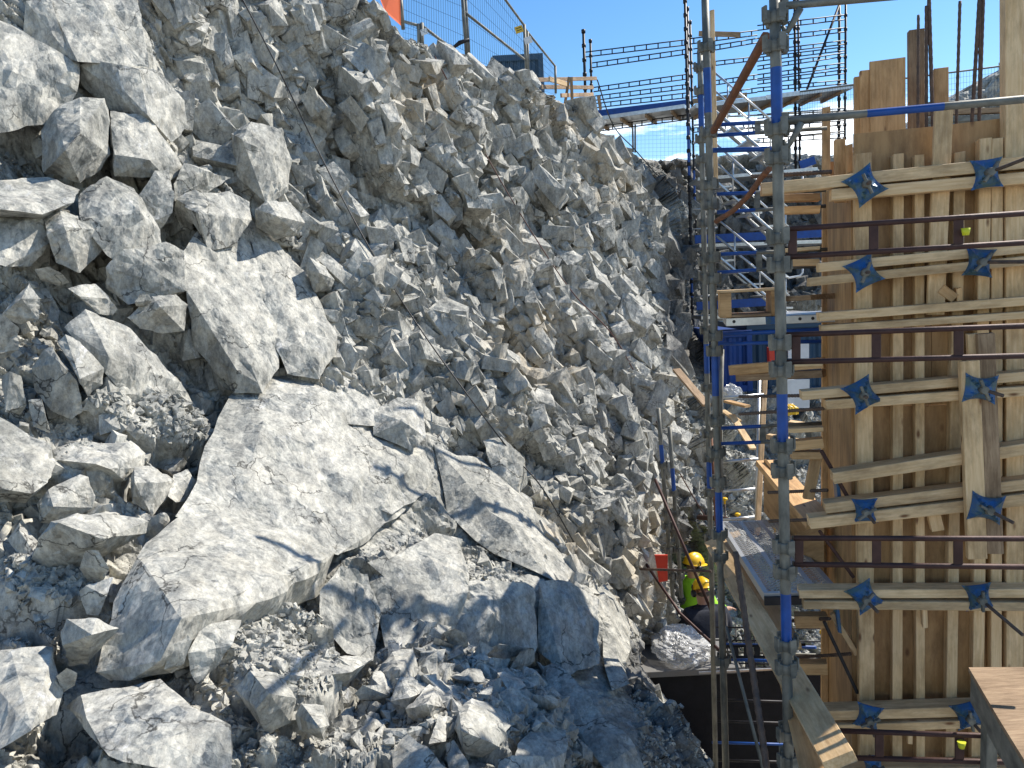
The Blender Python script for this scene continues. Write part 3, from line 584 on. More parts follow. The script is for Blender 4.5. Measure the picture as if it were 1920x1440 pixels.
for k in range(24):
    bm = bmesh.new(); rr = random.Random(k+400)
    for a_ in (-1, 1):
        for b_ in (-1, 1):
            for c_ in (-1, 1):
                t_ = rr.random()
                bm.verts.new((a_*.5*rr.uniform(.6, 1.15), b_*.5*rr.uniform(.55, 1.15), c_*.5*rr.uniform(.55, 1.15)))
    for _ in range(3): bm.verts.new((rr.uniform(-.6, .6), rr.uniform(-.6, .6), rr.uniform(-.6, .6)))
    bmesh.ops.convex_hull(bm, input=bm.verts[:]); bmesh.ops.delete(bm, geom=[v for v in bm.verts if not v.link_faces], context='VERTS')
    bmesh.ops.triangulate(bm, faces=bm.faces[:]); bmesh.ops.subdivide_edges(bm, edges=bm.edges[:], cuts=1); bmesh.ops.triangulate(bm, faces=bm.faces[:])
    bm.normal_update()
    for v in bm.verts: v.co += v.normal*rr.gauss(0, .018)
    bm.verts.index_update()
    hulls.append((np.array([v.co[:] for v in bm.verts]), np.array([[v.index for v in f.verts] for f in bm.faces]))); bm.free()
for pg, n_, s0, s1 in JB:
    x0, x1 = min(p_[0] for p_ in pg), max(p_[0] for p_ in pg); y0, y1 = min(p_[1] for p_ in pg), max(p_[1] for p_ in pg)
    d_ = 0
    while d_ < n_:
        x, y = jr.uniform(x0, x1), jr.uniform(y0, y1); c_ = False; j_ = len(pg)-1
        for i_ in range(len(pg)):
            if (pg[i_][1] > y) != (pg[j_][1] > y) and x < (pg[j_][0]-pg[i_][0])*(y-pg[i_][1])/(pg[j_][1]-pg[i_][1])+pg[i_][0]: c_ = not c_
            j_ = i_
        if not c_: continue
        d_ += 1
        if y < float(crest(x)) + 24: continue
        if float(blob(np.array([x*1.]), np.array([y*1.]), SMOOTH)[0]) > .35 and jr.random() < .85: continue
        co, nn_ = surf(x, y); sz = (s0 + (s1-s0)*jr.random()**2.4)*co.y/F
        vs, fs = hulls[jr.randrange(24)]
        R_ = EB @ np.array(Euler((jr.gauss(0, .38), jr.gauss(0, .38), jr.gauss(0, .38))).to_matrix())
        q_ = (vs*np.array([1.25, .95, .85])*sz*np.array([jr.uniform(.7, 1.4), jr.uniform(.7, 1.3), jr.uniform(.7, 1.2)])) @ R_.T + np.array(co - nn_*sz*jr.uniform(.16, .46))
        jv.append(q_); jf.append(fs+jo); jo += len(vs)
jv = np.concatenate(jv); jf = np.concatenate(jf)
me = bpy.data.meshes.new('bedrock_blocks'); me.from_pydata(jv.tolist(), [], jf.tolist()); me.update()
wr = jv @ RCn; px_ = CX + F*wr[:, 0]/-wr[:, 2]; py_ = CY - F*wr[:, 1]/-wr[:, 2]
for nm, bl in (('warm', WARM), ('dark', SHADE_DARK)):
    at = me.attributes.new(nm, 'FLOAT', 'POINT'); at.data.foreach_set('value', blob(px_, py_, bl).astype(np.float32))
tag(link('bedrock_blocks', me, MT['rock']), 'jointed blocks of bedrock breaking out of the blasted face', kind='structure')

# ---- loose stones, each its own, and the fine rubble between them
PROTO = []
for k in range(9):
    rr = random.Random(k*5+3)
    pts = [Vector((rr.uniform(-1, 1), rr.uniform(-.8, .8), rr.uniform(-.55, .55))) for _ in range(13)]
    PROTO.append(hull_mesh([v*.5 for v in pts], 1.0, 200+k, 2, .03, 'loose_rock')); PROTO[-1].materials.append(MT['loose_stone'])
def inpoly(x, y, pg):
    c = False; j = len(pg)-1
    for i in range(len(pg)):
        if (pg[i][1] > y) != (pg[j][1] > y) and x < (pg[j][0]-pg[i][0])*(y-pg[i][1])/(pg[j][1]-pg[i][1])+pg[i][0]: c = not c
        j = i
    return c
Z_LR = [ # polygon, individually placed, fine, size px (min, max), label
 ([(640,1300),(760,1290),(800,1210),(900,1210),(1010,1260),(1130,1390),(1180,1450),(600,1450)], 95, 2600, (12, 74), 'grey angular stone loose in the rock pile at the bottom of the photo', 'stones in the bottom rock pile'),
 ([(420,1190),(640,1110),(700,1200),(780,1220),(700,1330),(620,1450),(460,1450),(400,1330),(300,1280)], 40, 2200, (8, 42), 'small grey stone in the gravel below the front ledge', 'stones below the front ledge'),
 ([(0,1060),(90,1075),(150,1060),(200,1100),(215,1160),(130,1210),(0,1215)], 30, 900, (8, 40), 'small flat stone in the gravel patch at the left edge', 'stones in the left gravel patch'),
 ([(100,800),(190,770),(330,715),(425,740),(430,840),(400,900),(350,880),(270,850),(120,840)], 34, 1600, (8, 40), 'small pale stone in the gravel pocket left of the smooth bench', 'stones in the upper gravel pocket'),
 ([(870,1020),(940,980),(985,1040),(980,1100),(880,1090)], 10, 260, (6, 20), 'small stone caught in the cleft of the middle wall', 'stones in the cleft'),
 ([(1230,660),(1300,700),(1335,780),(1335,920),(1270,930),(1240,800)], 26, 1000, (7, 22), 'pale stone on the scree behind the slender props', 'stones on the scree'),
 ([(1345,800),(1545,780),(1545,1000),(1340,960)], 24, 1500, (6, 20), 'stone on the scree seen through the scaffold', 'stones on the far scree'),
 ([(1185,1270),(1300,1380),(1330,1450),(1200,1450)], 12, 500, (6, 22), 'dusty stone on the dirt strip beside the black pit', 'stones beside the pit'),
 ([(600,600),(900,640),(1180,560),(1210,760),(1000,830),(760,740)], 0, 900, (4, 13), '', ''),
 ([(0,190),(80,170),(70,290),(0,290)], 8, 160, (7, 24), 'small stone in the pocket between the upper slabs', 'stones in the upper pocket'),
 ([(720,30),(800,90),(930,130),(1100,240),(1200,310),(1280,330),(1200,330),(1080,250),(900,140),(760,80)], 14, 500, (5, 16), 'stone perched along the top of the rock face', 'stones along the crest'),
 ([(1160,300),(1290,310),(1290,420),(1230,400)], 0, 350, (4, 14), '', ''),
 ([(0,500),(350,560),(420,730),(0,1000)], 0, 900, (5, 16), '', ''),
 ([(0,300),(1150,350),(1200,900),(700,1150),(0,1250)], 0, 1800, (3, 10), '', ''),
]
pv = [np.array([v.co[:] for v in me_.vertices]) for me_ in PROTO[:5]]
simple = []
for k in range(6):
    rr = random.Random(k+90); bm = bmesh.new()
    for _ in range(11): bm.verts.new((rr.uniform(-.5, .5), rr.uniform(-.4, .4), rr.uniform(-.28, .28)))
    bmesh.ops.convex_hull(bm, input=bm.verts[:]); bmesh.ops.delete(bm, geom=[v for v in bm.verts if not v.link_faces], context='VERTS')
    bmesh.ops.triangulate(bm, faces=bm.faces[:]); bm.verts.index_update()
    simple.append((np.array([v.co[:] for v in bm.verts]), np.array([[v.index for v in f.verts] for f in bm.faces]))); bm.free()
RV, RF, off = [], [], 0
rg = random.Random(5)
for pg, nbig, nfine, (s0, s1), lb, gp in Z_LR:
    x0, x1 = min(p_[0] for p_ in pg), max(p_[0] for p_ in pg); y0, y1 = min(p_[1] for p_ in pg), max(p_[1] for p_ in pg)
    done = 0; tries = 0
    while done < nbig+nfine and tries < 60000:
        tries += 1; x, y = rg.uniform(x0, x1), rg.uniform(y0, y1)
        if not inpoly(x, y, pg): continue
        co, n = surf(x, y)
        if n.z < .12 and done >= nbig: continue
        mpp = co.y/F
        if done < nbig:
            sz = (s0*1.6 + (s1-s0*1.6)*rg.random()**1.6)*mpp*1.25
            o = bpy.data.objects.new('loose_rock', PROTO[rg.randrange(9)]); COL.objects.link(o)
            nn_ = (n + Vector((0, 0, 1.2))).normalized()
            R_ = nn_.to_track_quat('Z', 'Y').to_matrix() @ Euler((rg.gauss(0, .5), rg.gauss(0, .5), rg.uniform(0, 6.28))).to_matrix()
            o.matrix_basis = Matrix.Translation(co + nn_*sz*.16) @ R_.to_4x4() @ Matrix.Diagonal((sz, sz*rg.uniform(.75, 1.1), sz*rg.uniform(.8, 1.2), 1))
            tag(o, lb, 'rock', gp)
        else:
            sz = (s0 + (s1*.75-s0)*rg.random()**2.3)*mpp*rg.uniform(.6, 1.2)
            vs, fs = simple[rg.randrange(6)]
            R_ = np.array(Euler((rg.gauss(0, .6), rg.gauss(0, .6), rg.uniform(0, 6.28))).to_matrix())
            RV.append(vs*sz*np.array([1, rg.uniform(.6, 1.1), rg.uniform(.7, 1.5)]) @ R_.T + np.array(co + Vector((0, 0, sz*.1)))); RF.append(fs+off); off += len(vs)
        done += 1
RV = np.concatenate(RV); RF = np.concatenate(RF)
me = bpy.data.meshes.new('rubble'); me.from_pydata(RV.tolist(), [], RF.tolist()); me.update()
tag(link('rubble', me, MT['rock']), 'fine grey rubble scattered over the rock', kind='stuff')
# ------------------------------------------------------------------ timber shuttering on the right
def m_at(p_): return p_.y/F
fw = empty('timber_formwork', FW(1610, 1440) + Vector((0, 0, -2.1)), 'tall wall shuttering of plywood, timber studs and paired walers with blue tie plates', 'formwork')
def ext(a, b, z):                                   # carry the line a-b on down to height z
    return a + (b-a)*((z-a.z)/(b.z-a.z))
def fsheet(name, pts, off, th, m, parent=fw, W=FW):
    A_ = [W(x, y, off) for x, y in pts]; B_ = [v - WN*th for v in A_]; c = sum(A_, Vector())/len(A_)
    n = len(pts); M = Matrix((WD.cross(Vector((0, 0, 1))).cross(WD)*-1, WD, WN)).transposed().to_4x4()
    M = Matrix((Vector((0, 0, 1)), WD, Vector((0, 0, 1)).cross(WD))).transposed().to_4x4(); M.translation = c; Mi = M.inverted()
    mb = MB(); mb.add([Mi @ v for v in A_+B_], [tuple(range(n)), tuple(range(2*n-1, n-1, -1))] + [(i, i+n, (i+1) % n+n, (i+1) % n) for i in range(n)])
    o = mb.build(name, m, parent, M)
    bm = bmesh.new(); bm.from_mesh(o.data); bmesh.ops.recalc_face_normals(bm, faces=bm.faces[:]); bm.to_mesh(o.data); bm.free(); return o
PLY, WD1, WD2 = MT['plywood'], MT['wood'], MT['wood_pale']
Zf = -4.93
def zpt(px, py, off):  # foot of the vertical below a point of the wall
    v = FW(px, py, off); return Vector((v.x, v.y, Zf))
def vsheet(name, x0, x1, y0, y1, off, th, m, parent=fw, zb=None):
    a, b = FW(x0, y0, off), FW(x1, y1, off); zb = Zf if zb is None else zb
    A_ = [a, b, Vector((b.x, b.y, zb)), Vector((a.x, a.y, zb))]; B_ = [v-WN*th for v in A_]; c = sum(A_, Vector())/4
    M = Matrix((Vector((0, 0, 1)), WD, Vector((0, 0, 1)).cross(WD))).transposed().to_4x4(); M.translation = c; Mi = M.inverted()
    mb = MB(); mb.add([Mi @ v for v in A_+B_], [(0, 1, 2, 3), (7, 6, 5, 4)] + [(i, i+4, (i+1) % 4+4, (i+1) % 4) for i in range(4)])
    o = mb.build(name, m, parent, M)
    bm = bmesh.new(); bm.from_mesh(o.data); bmesh.ops.recalc_face_normals(bm, faces=bm.faces[:]); bm.to_mesh(o.data); bm.free(); return o
zs = FW(1700, 760, 0).z
vsheet('plywood_sheet', 1601, 1750, 251, 237, 0, .021, PLY, zb=zs)
vsheet('plywood_sheet', 1751, 1878, 237, 222, .001, .021, PLY, zb=zs)
vsheet('plywood_sheet', 1879, 2150, 218, 190, 0, .021, PLY, zb=zs)
s2 = FW(1700, 760, 0); 
for xa, xb in ((1601, 1790), (1791, 2150)): 
    a, b = FW(xa, 762, 0), FW(xb, 762, 0); b.z = a.z = zs-.004
    mb = MB(); M, l = frame(a, b, WN); hh = zs-.004-Zf
    M = Matrix((Vector((0, 0, 1)), WD, Vector((0, 0, 1)).cross(WD))).transposed().to_4x4(); M.translation = (a+b)/2 - Vector((0, 0, hh/2)) - WN*.011
    mb.bbox((0, 0, 0), (hh, (b-a).length-.002, .021), .001); mb.build('plywood_sheet', PLY, fw, M)
# narrow return panel left of the first stud
a_, b_ = FW(1599, 320, -.002), FW(1549, 322, -1.1); zt_ = a_.z
q_ = [a_, b_, Vector((b_.x, b_.y, Zf)), Vector((a_.x, a_.y, Zf))]; b_.z = zt_; q_[1] = b_
M_ = Matrix((Vector((0, 0, 1)), (b_-a_).normalized(), Vector((0, 0, 1)).cross((b_-a_).normalized()))).transposed().to_4x4(); M_.translation = (q_[0]+q_[1]+q_[2]+q_[3])/4
mb = MB(); mb.bbox((0, 0, 0), (zt_-Zf, (b_-a_).length, .021), .001); mb.build('end_sheet', PLY, fw, M_)
def stud(x0, y0, x1, w_px, off=.037, d=.07, m=WD2, yb=None, name='stud', wide=None):
    a, b = FW(x0, y0, off), FW(x1, 1300, off); e = ext(a, b, Zf) if yb is None else FW(x0+(x1-x0)*(yb-y0)/(1300-y0), yb, off)
    return beam(name, a, e, w_px*a.y/F, d, m, fw, WN)
stud(1549, 202, 1546, 13, -1.05, .05, WD1)
stud(1616, 289, 1623, 28, .040, .075)
stud(1682, 291, 1680, 18); stud(1721, 293, 1723, 16); stud(1796, 287, 1781, 19, m=WD2)
stud(1844, 262, 1830, 20); stud(1866, 262, 1864, 19, .038); stud(1897, -60, 1898, 30, .045, .085); stud(1935, 215, 1932, 22)
stud(1968, 205, 1962, 22); stud(2010, 200, 2004, 22); stud(2060, 200, 2054, 22)
stud(1769, 206, 1724, 30, .12, .03, MT['wood_pale'], yb=590, name='bark_edged_board')
# upright boards and packing behind the top edge
def upb(x0, x1, y0, off, m, yb=258, d=.05): 
    a, b = FW((x0+x1)/2, y0, off), FW((x0+x1)/2+1, yb+60, off)
    return beam('upright_board', a, b, (x1-x0)*a.y/F, d, m, fw, WN)
upb(1602, 1615, 145, -1.02, WD1); upb(1613, 1635, 133, -.98, WD1); upb(1634, 1693, 113, -.94, MT['wood'], d=.03)
upb(1704, 1730, 57, -1.0, MT['wood_grey']); upb(1752, 1775, 129, -.9, WD1)
upb(1585, 1597, 272, -.12, WD1, 320); upb(1565, 1583, 262, -.14, MT['wood'], 320)
# the far half of the shuttering, a wall's thickness behind
for xa, xb in ((1545, 1750), (1751, 2000)):
    a, b = FW(xa, 330, -1.12), FW(xb, 330, -1.12); zt = FW(1650, 242, 0).z
    mb = MB(); M = Matrix((Vector((0, 0, 1)), WD, Vector((0, 0, 1)).cross(WD))).transposed().to_4x4(); M.translation = Vector(((a.x+b.x)/2, (a.y+b.y)/2, (zt+Zf)/2))
    mb.bbox((0, 0, 0), (zt-Zf, (b-a).length, .021), .001); mb.build('plywood_sheet', PLY, fw, M)
def waler(l, lw, r, off=.130, d=.095, m=WD2, hh=None):
    a, b = FW(l[0], l[1], off), FW(r[0], r[1], off); b2 = a + (b-a)*1.28
    return beam('waler', a, b2, (hh or lw)*a.y/F, d, m, fw, WN)
WL = [((1427,356),21,(1920,306)), ((1557,367),20,(1920,335)), ((1534,502),17,(1920,466)), ((1515,529),16,(1920,489)),
      ((1534,594),16,(1920,564)), ((1539,616),13,(1920,590)), ((1502,740),17,(1920,703)), ((1546,757),18,(1920,731)),
      ((1545,949),20,(1920,904)), ((1516,977),22,(1920,932)), ((1497,1108),17,(1920,1106)), ((1505,1128),17,(1920,1131)),
      ((1535,1334),20,(1900,1323)), ((1558,1358),16,(1880,1347)), ((1500,1438),17,(1900,1437))]
for i, (l, lw, r) in enumerate(WL): waler(l, lw, r, .130 + (.012 if i % 2 else 0), .095 if i < 6 else .105)
waler((1560,893), 22, (1920,838), .150, .11)
# boards nailed on over the walers, and small wedges
def brd(x0, y0, x1, y1, w, off, d, m, name='nailed_board'):
    a, b = FW(x0, y0, off), FW(x1, y1, off); return beam(name, a, b, w*a.y/F, d, m, fw, WN)
brd(1816, 676, 1831, 1046, 33, .225, .05, WD2); brd(1847, 626, 1864, 1036, 29, .215, .04, MT['wood_grey']); brd(1821, 626, 1824, 690, 16, .17, .04, WD2)
brd(1762, 541, 1788, 560, 18, .11, .06, WD1, 'wedge'); brd(1796, 540, 1797, 563, 10, .11, .05, WD1, 'wedge')
brd(1748, 956, 1757, 992, 22, .10, .05, WD2, 'wedge'); brd(1732, 1141, 1733, 1174, 9, .12, .05, WD2, 'wedge'); brd(1705, 1365, 1705, 1392, 9, .12, .04, WD2, 'wedge')
brd(1560, 1150, 1606, 1225, 10, .0, .04, WD2, 'brace_board')
# blue tie plates with wing nuts
def tie_plate(x, y, ang, sz=.165, rod=.10, rd=(0, 0), m='blue_worn'):
    c = FW(x, y, .262 if x in (1839, 1850) else .196); M = Matrix((WD, Vector((0, 0, 1)), WN)).transposed()
    M = Matrix((WD, WN.cross(WD)*-1, WN)).transposed() if False else Matrix((WD, Vector((0, 0, 1)), WD.cross(Vector((0, 0, 1))))).transposed()
    M = (M @ Matrix.Rotation(math.radians(ang), 3, 'Z')).to_4x4(); M.translation = c
    n = 8; mb = MB(); h = sz/2; top = []; 
    for j in range(n+1):
        for i in range(n+1):
            u, v = i/n*2-1, j/n*2-1
            pin = .36
            px_ = u*h*(1-pin*(1-v*v)*abs(u)**1.0*.9); py_ = v*h*(1-pin*(1-u*u)*abs(v)**1.0*.25)
            z_ = .040*max(0, 1-max(abs(u), abs(v)))**.8 + .010*max(0, 1-abs(abs(u)-abs(v))*4)*(max(abs(u), abs(v)) < .95) - (.006 if max(abs(u), abs(v)) > .99 else 0)
            top.append(Vector((px_, py_, z_)))
    N_ = len(top); vs = top + [t-Vector((0, 0, .006)) for t in top]; fs = []
    for j in range(n):
        for i in range(n):
            a = j*(n+1)+i; fs += [(a, a+1, a+n+2, a+n+1), (a+N_, a+n+1+N_, a+n+2+N_, a+1+N_)]
    for i in range(n):
        e = [(i, i+1), (n*(n+1)+i+1, n*(n+1)+i), ((i+1)*(n+1), i*(n+1)), (i*(n+1)+n, (i+1)*(n+1)+n)]
        for p_, q_ in e: fs.append((q_, p_, p_+N_, q_+N_))
    mb.add(vs, fs); o = mb.build('tie_plate', MT[m], fw, M)
    nb = MB(); nb.tube([(0, 0, .03), (0, 0, .075)], .021, 12, rs=[.026, .019])
    for s_ in (-1, 1): nb.bbox((s_*.036, 0, .058), (.042, .014, .026), .004)
    nb.build('wing_nut', MT['galvanized'], o, M @ Matrix.Rotation(random.uniform(.4, 1.6), 4, 'Z'))
    rb = MB(); d = Vector((rd[0], rd[1], 1)).normalized(); rb.tube([(0, 0, -.1), (0, 0, .05), Vector((0, 0, .05))+d*rod], .0095, 8)
    rb.build('tie_rod', MT['rebar_steel'], o, M)
for a in [(1622,347,32,.175,.07),(1851,325,3,.155,.26,(.9,.25)),(1620,511,25,.165,.06),(1837,492,-8,.15,.24,(.9,.05)),(1617,740,28,.17,.06),(1839,729,84,.16,.10,(-.2,-.9)),
          (1622,958,2,.14,.09,(.25,-.35)),(1850,953,80,.165,.13,(-.2,-.8)),(1622,1120,32,.165,.10,(.2,-.5)),(1836,1120,10,.15,.26,(.5,-.55)),
          (1628,1345,-12,.15,.09,(.2,-.5)),(1815,1342,20,.155,.3,(.35,-.8)),(1638,1436,10,.13,.08)]: tie_plate(*a)
for x, y in ((1560, 1157), (1560, 918)):            # plates seen edge on at the return
    o = beam('tie_plate', FW(x+7, y-22, .0), FW(x+12, y+22, .0), .12, .02, MT['blue_worn'], fw, WD)
for x0, x1, y0, y1, yy in ((1300,1545,745,741,0),(1300,1545,782,766,1),(1380,1552,926,919,2),(1395,1530,979,974,3),(1440,1556,1166,1160,4),(1410,1595,1238,1226,5)):
    a, b = FW(x1, y1, .02), FW(x0 + (x1-x0)*.35, y0+(y1-y0)*.35, -.35)
    m_ = MB(); k = 60; pts = [a+(b-a)*t/k for t in range(k+1)]; m_.tube(pts, .01, 7, rs=[.0095 + .0022*(t % 2) for t in range(k+1)])
    m_.build('threaded_rod', MT['rebar_steel'], fw)
a, b = FW(1408, 331, -.1), FW(1560, 322, -.05); m_ = MB(); m_.tube([a+(b-a)*t/50 for t in range(51)], .012, 7, rs=[.011+.0025*(t % 2) for t in range(51)]); m_.build('threaded_rod', MT['rebar_steel'], fw)
# short cross timbers left of the return panel
for x0, y0, x1, y1, h_ in ((1469,372,1536,370,14),(1469,395,1536,393,14),(1478,493,1535,492,13),(1470,470,1536,465,7),(1478,806,1542,803,9),(1480,835,1542,829,19),(1483,852,1540,852,15),(1487,1128,1548,1126,0),(1490,1162,1550,1162,26),(1495,1250,1550,1250,24),(1480,683,1540,682,8)):
    if h_: beam('cross_timber', FW(x0, y0, -.10), FW(x1, y1, -.10), h_*4.4/F, .08, MT['wood'] if h_ > 10 else WD2, fw, WN)
beam('cross_timber', FW(1531, 855, -.12), FW(1515, 935, -.1), .06, .06, WD1, fw, WN)
# plywood and boards low on the left side of the shuttering
beam('brace_rod', FW(1540, 845, .06), FW(1612, 972, .06), .022, .022, MT['rust_paint'], fw, WN, bev=.008)
beam('brace_rod', FW(1537, 996, .05), FW(1600, 1082, .05), .02, .02, MT['rust_paint'], fw, WN, bev=.008)
beam('brace_rod', FW(1545, 1165, .05), FW(1608, 1300, .05), .02, .02, MT['dark_steel'], fw, WN, bev=.008)

# ------------------------------------------------------------------ starter bars and loose timber above the shuttering
def rebar(pts, r=.012, label='', group=None, name='rebar', m='rebar_steel', cat='rebar', rib=.0022, n=8):
    pts = [Vector(p_) for p_ in pts]; P_ = []
    for a, b in zip(pts, pts[1:]):
        k = max(2, int((b-a).length/.022)); k = min(k, 260)
        P_ += [a + (b-a)*t/k for t in range(k)]
    P_.append(pts[-1]); c = P_[0].copy(); mb = MB(); mb.tube([v-c for v in P_], r, n, rs=[r + (rib if t % 2 else 0) for t in range(len(P_))])
    o = mb.build(name, MT[m], None, Matrix.Translation(c)); return tag(o, label, cat, group)
GA = 'starter bars rising above the shuttering'
for x, y, x2, lb, r_ in ((1722,28,1721,'short leaning rebar in front of the grey upright board',.010),(1737,11,1737,'rebar second from the left, level topped, above the plywood',.012),
     (1741,-30,1749,'thick rebar leaning right out of the plywood top',.014),(1800,2,1793,'single straight rebar standing alone between the two bunches',.011),
     (1838,-30,1822,'rebar leaning right, leftmost of the bunch by the tall pale board',.013),(1845,-30,1836,'rebar nearest the tall pale board, nearly upright',.011),(1839,-30,1835,'straight rebar crossing behind the leaning one by the tall board',.009)):
    a, b = FW(x, y, -.35), FW(x2, 235, -.35); rebar([a, a+(b-a)*1.5], r_*.75, lb, rib=.0014)
tag(rebar([FW(1921, 0, .0), FW(1919, 100, .0)], .01, 'rebar stub cut by the right edge of the photo beside the tall board'))

# ------------------------------------------------------------------ near scaffold bay
ns = empty('scaffold', Vector((NW(1465, 700).x, NW(1465, 700).y, -4.95)), 'near scaffold with a thick galvanized post, blue bands and brown guard rails to the right', 'scaffold')
GV, BP, RP = MT['galvanized'], MT['blue_paint'], MT['rust_paint']
def coupler(p_, r, parent, m=GV, h=.05, lugs=True, ang=0.25):
    mb = MB(); mb.tube([(0, 0, -h/2), (0, 0, -h/2+.006), (0, 0, h/2-.006), (0, 0, h/2)], r, 14, rs=[r*1.18, r*1.32, r*1.32, r*1.18])
    if lugs:
        for k in range(4):
            R_ = Matrix.Rotation(ang + k*math.pi/2, 4, 'Z')
            mb.bbox((r*1.75, 0, 0), (r*1.0, r*.95, h*1.1), .003, R_); mb.bbox((r*2.15, 0, h*.3), (r*.35, r*1.3, h*1.2), .002, R_)
    return mb.build('coupler', m, parent, Matrix.Translation(p_))
def post(px0, py0, px1, py1, Y0, r, parent, blue, coup, zt=None, zb=-4.95, dark='galvanized', plain=False, cm=None, bm_=None, n=14):
    a, b = P(px0, py0, Y0), P(px1, py1, Y0); e = ext(a, b, zb)
    def t_of(y):
        v = P(px0+(px1-px0)*(y-py0)/(py1-py0), y, Y0); return (v.z-a.z)/(e.z-a.z)
    o = pipe('post', a, e, r, [MT[dark], bm_ or BP], parent, [(t_of(u), t_of(v)) for u, v in blue] if blue else None, n)
    for y in coup: coupler(a + (e-a)*t_of(y), r, o if False else parent, cm or MT[dark])
    return o
post(1452, -40, 1479, 1440, 3.5, .0245, ns, [(127,236),(738,833),(1112,1200)], [33,87,243,297,447,500,645,695,837,884,1026,1073,1209,1252,1378,1426])
def hook(x, y, parent):       # cast hook under a rail end
    a = NW(x+26, y+4, .0); mb = MB(); c = NW(x, y); pts = [NW(x+32, y-2), NW(x+20, y+22), NW(x+8, y+42), NW(x+2, y+38), NW(x-1, y+30)]
    mb.tube([p_-c for p_ in pts], .012, 10, rs=[.017, .014, .012, .010, .007]); mb.build('hook', GV, parent, Matrix.Translation(c))
def rail(x0, y0, x1, y1, r, m, blue=None, over=1.25):
    a, b = NW(x0, y0), NW(x1, y1); b2 = a+(b-a)*over
    o = pipe('rail', a, b2, r, m if not blue else [m, BP], ns, [((u-x0)/(x1-x0)/over, (v-x0)/(x1-x0)/over) for u, v in blue] if blue else None)
    mb = MB(); mb.bbox((0, 0, 0), (.03, .03, .075), .004, Matrix.Identity(4)); mb.build('wedge_head', GV if m is GV else m, o, Matrix.Translation(a)); return o
rail(1470, 11, 1640, -4, .0165, GV); rail(1470, 227, 1920, 186, .0165, GV, [(1632, 1776)])
hook(1468, 18, ns); hook(1470, 232, ns)
def truss(x0, yt0, yb0, x1, yt1, yb1, ups, m, parent, W=NW, r=.0125, over=1.25, Y=None, vw=.038, nm='double_rail', blue=None):
    a, b, c, d = W(x0, yt0), W(x1, yt1), W(x0, yb0), W(x1, yb1); b = a+(b-a)*over; d = c+(d-c)*over; o0 = (a+c)/2
    mb = MB()
    bl = [max(0, min(1, u)) for u in blue] if blue else None
    for p_, q_ in ((a, b), (c, d)):
        if bl: mb.tube([p_-o0, p_+(q_-p_)*bl[1]-o0, q_-o0], r, 10, mis=[1, 0])
        else: mb.tube([p_-o0, q_-o0], r, 10)
    for u in ups:
        if u > 1: t = (u-x0)/(x1-x0)/over
        else: t = u
        p_, q_ = a+(b-a)*t, c+(d-c)*t; x_ = (b-a).normalized(); M, l = frame(p_-o0, q_-o0, WN)
        mb.bbox((0, 0, 0), (l, vw, r*.9), .002, M)
    return mb.build(nm, [m, BP], parent, Matrix.Translation(o0))
truss(1471,430,482,1920,400,455,[1487,1645,1803,1950],RP,ns); truss(1473,628,679,1920,611,667,[1494,1650,1803,1950],RP,ns)
truss(1488,1009,1058,1920,1010,1063,[1499,1650,1802,1950],RP,ns); truss(1568,1370,1420,1920,1382,1430,[1652,1803,1950],RP,ns)
# yellow rail markers
for x, y, Yo in ((1811, 435, .03), (1803, 1397, .03)):
    c = NW(x, y, Yo); mb = MB(); mb.tube([(0, 0, -.014), (0, .0, .016)], .016, 10, rs=[.013, .019]); mb.build('rail_marker', MT['yellow_green'], ns, Matrix.Translation(c))
beam('diagonal_brace', P(1436, 68, 3.75), P(1338, 245, 5.1), .04, .04, MT['rust_orange'], ns, bev=.016)
# plywood shelf standing on a steel frame in the corner nearest the eye
pt = empty('plywood_trestle', P(1900, 1440, 3.2)+Vector((0, 0, -2.9)), 'weathered plywood sheet laid on a grey steel frame in the bottom right corner', 'platform')
q4 = [P(1816, 1251, 3.35), P(2050, 1247, 3.3), P(2050, 1600, 2.55), P(1873, 1367, 2.85)]
z0 = P(1816, 1251, 3.35).z
def hz(px, py, z): r = ray(px, py); return r*(z/r.z)
q4 = [hz(1816, 1251, z0), hz(2100, 1250, z0), hz(2100, 1520, z0), hz(1930, 1440, z0), hz(1873, 1348, z0)]
mb = MB(); up_ = [v for v in q4] + [v-Vector((0, 0, .021)) for v in q4]; n = 5; c0 = q4[0]
mb.add([v-c0 for v in up_], [tuple(range(n)), tuple(range(2*n-1, n-1, -1))] + [(i, i+n, (i+1) % n+n, (i+1) % n) for i in range(n)])
mb.build('plywood_sheet', MT['wood_grey'], pt, Matrix.Translation(c0))
for i, (A_, B_) in enumerate(((q4[0], q4[4]), (q4[4], q4[3]), (q4[0], q4[1]))):
    u = (Vector((.03, .02, 0)) if i < 2 else Vector((.02, -.06, 0)))
    beam('steel_angle', A_+u-Vector((0, 0, .105)), B_+u-Vector((0, 0, .105)), .012, .16, GV, pt)
for v in (q4[0]+Vector((.05, -.08, 0)), q4[4]+Vector((.08, .0, 0))): beam('leg', v-Vector((0, 0, .19)), Vector((v.x, v.y, -4.94)), .05, .05, GV, pt)
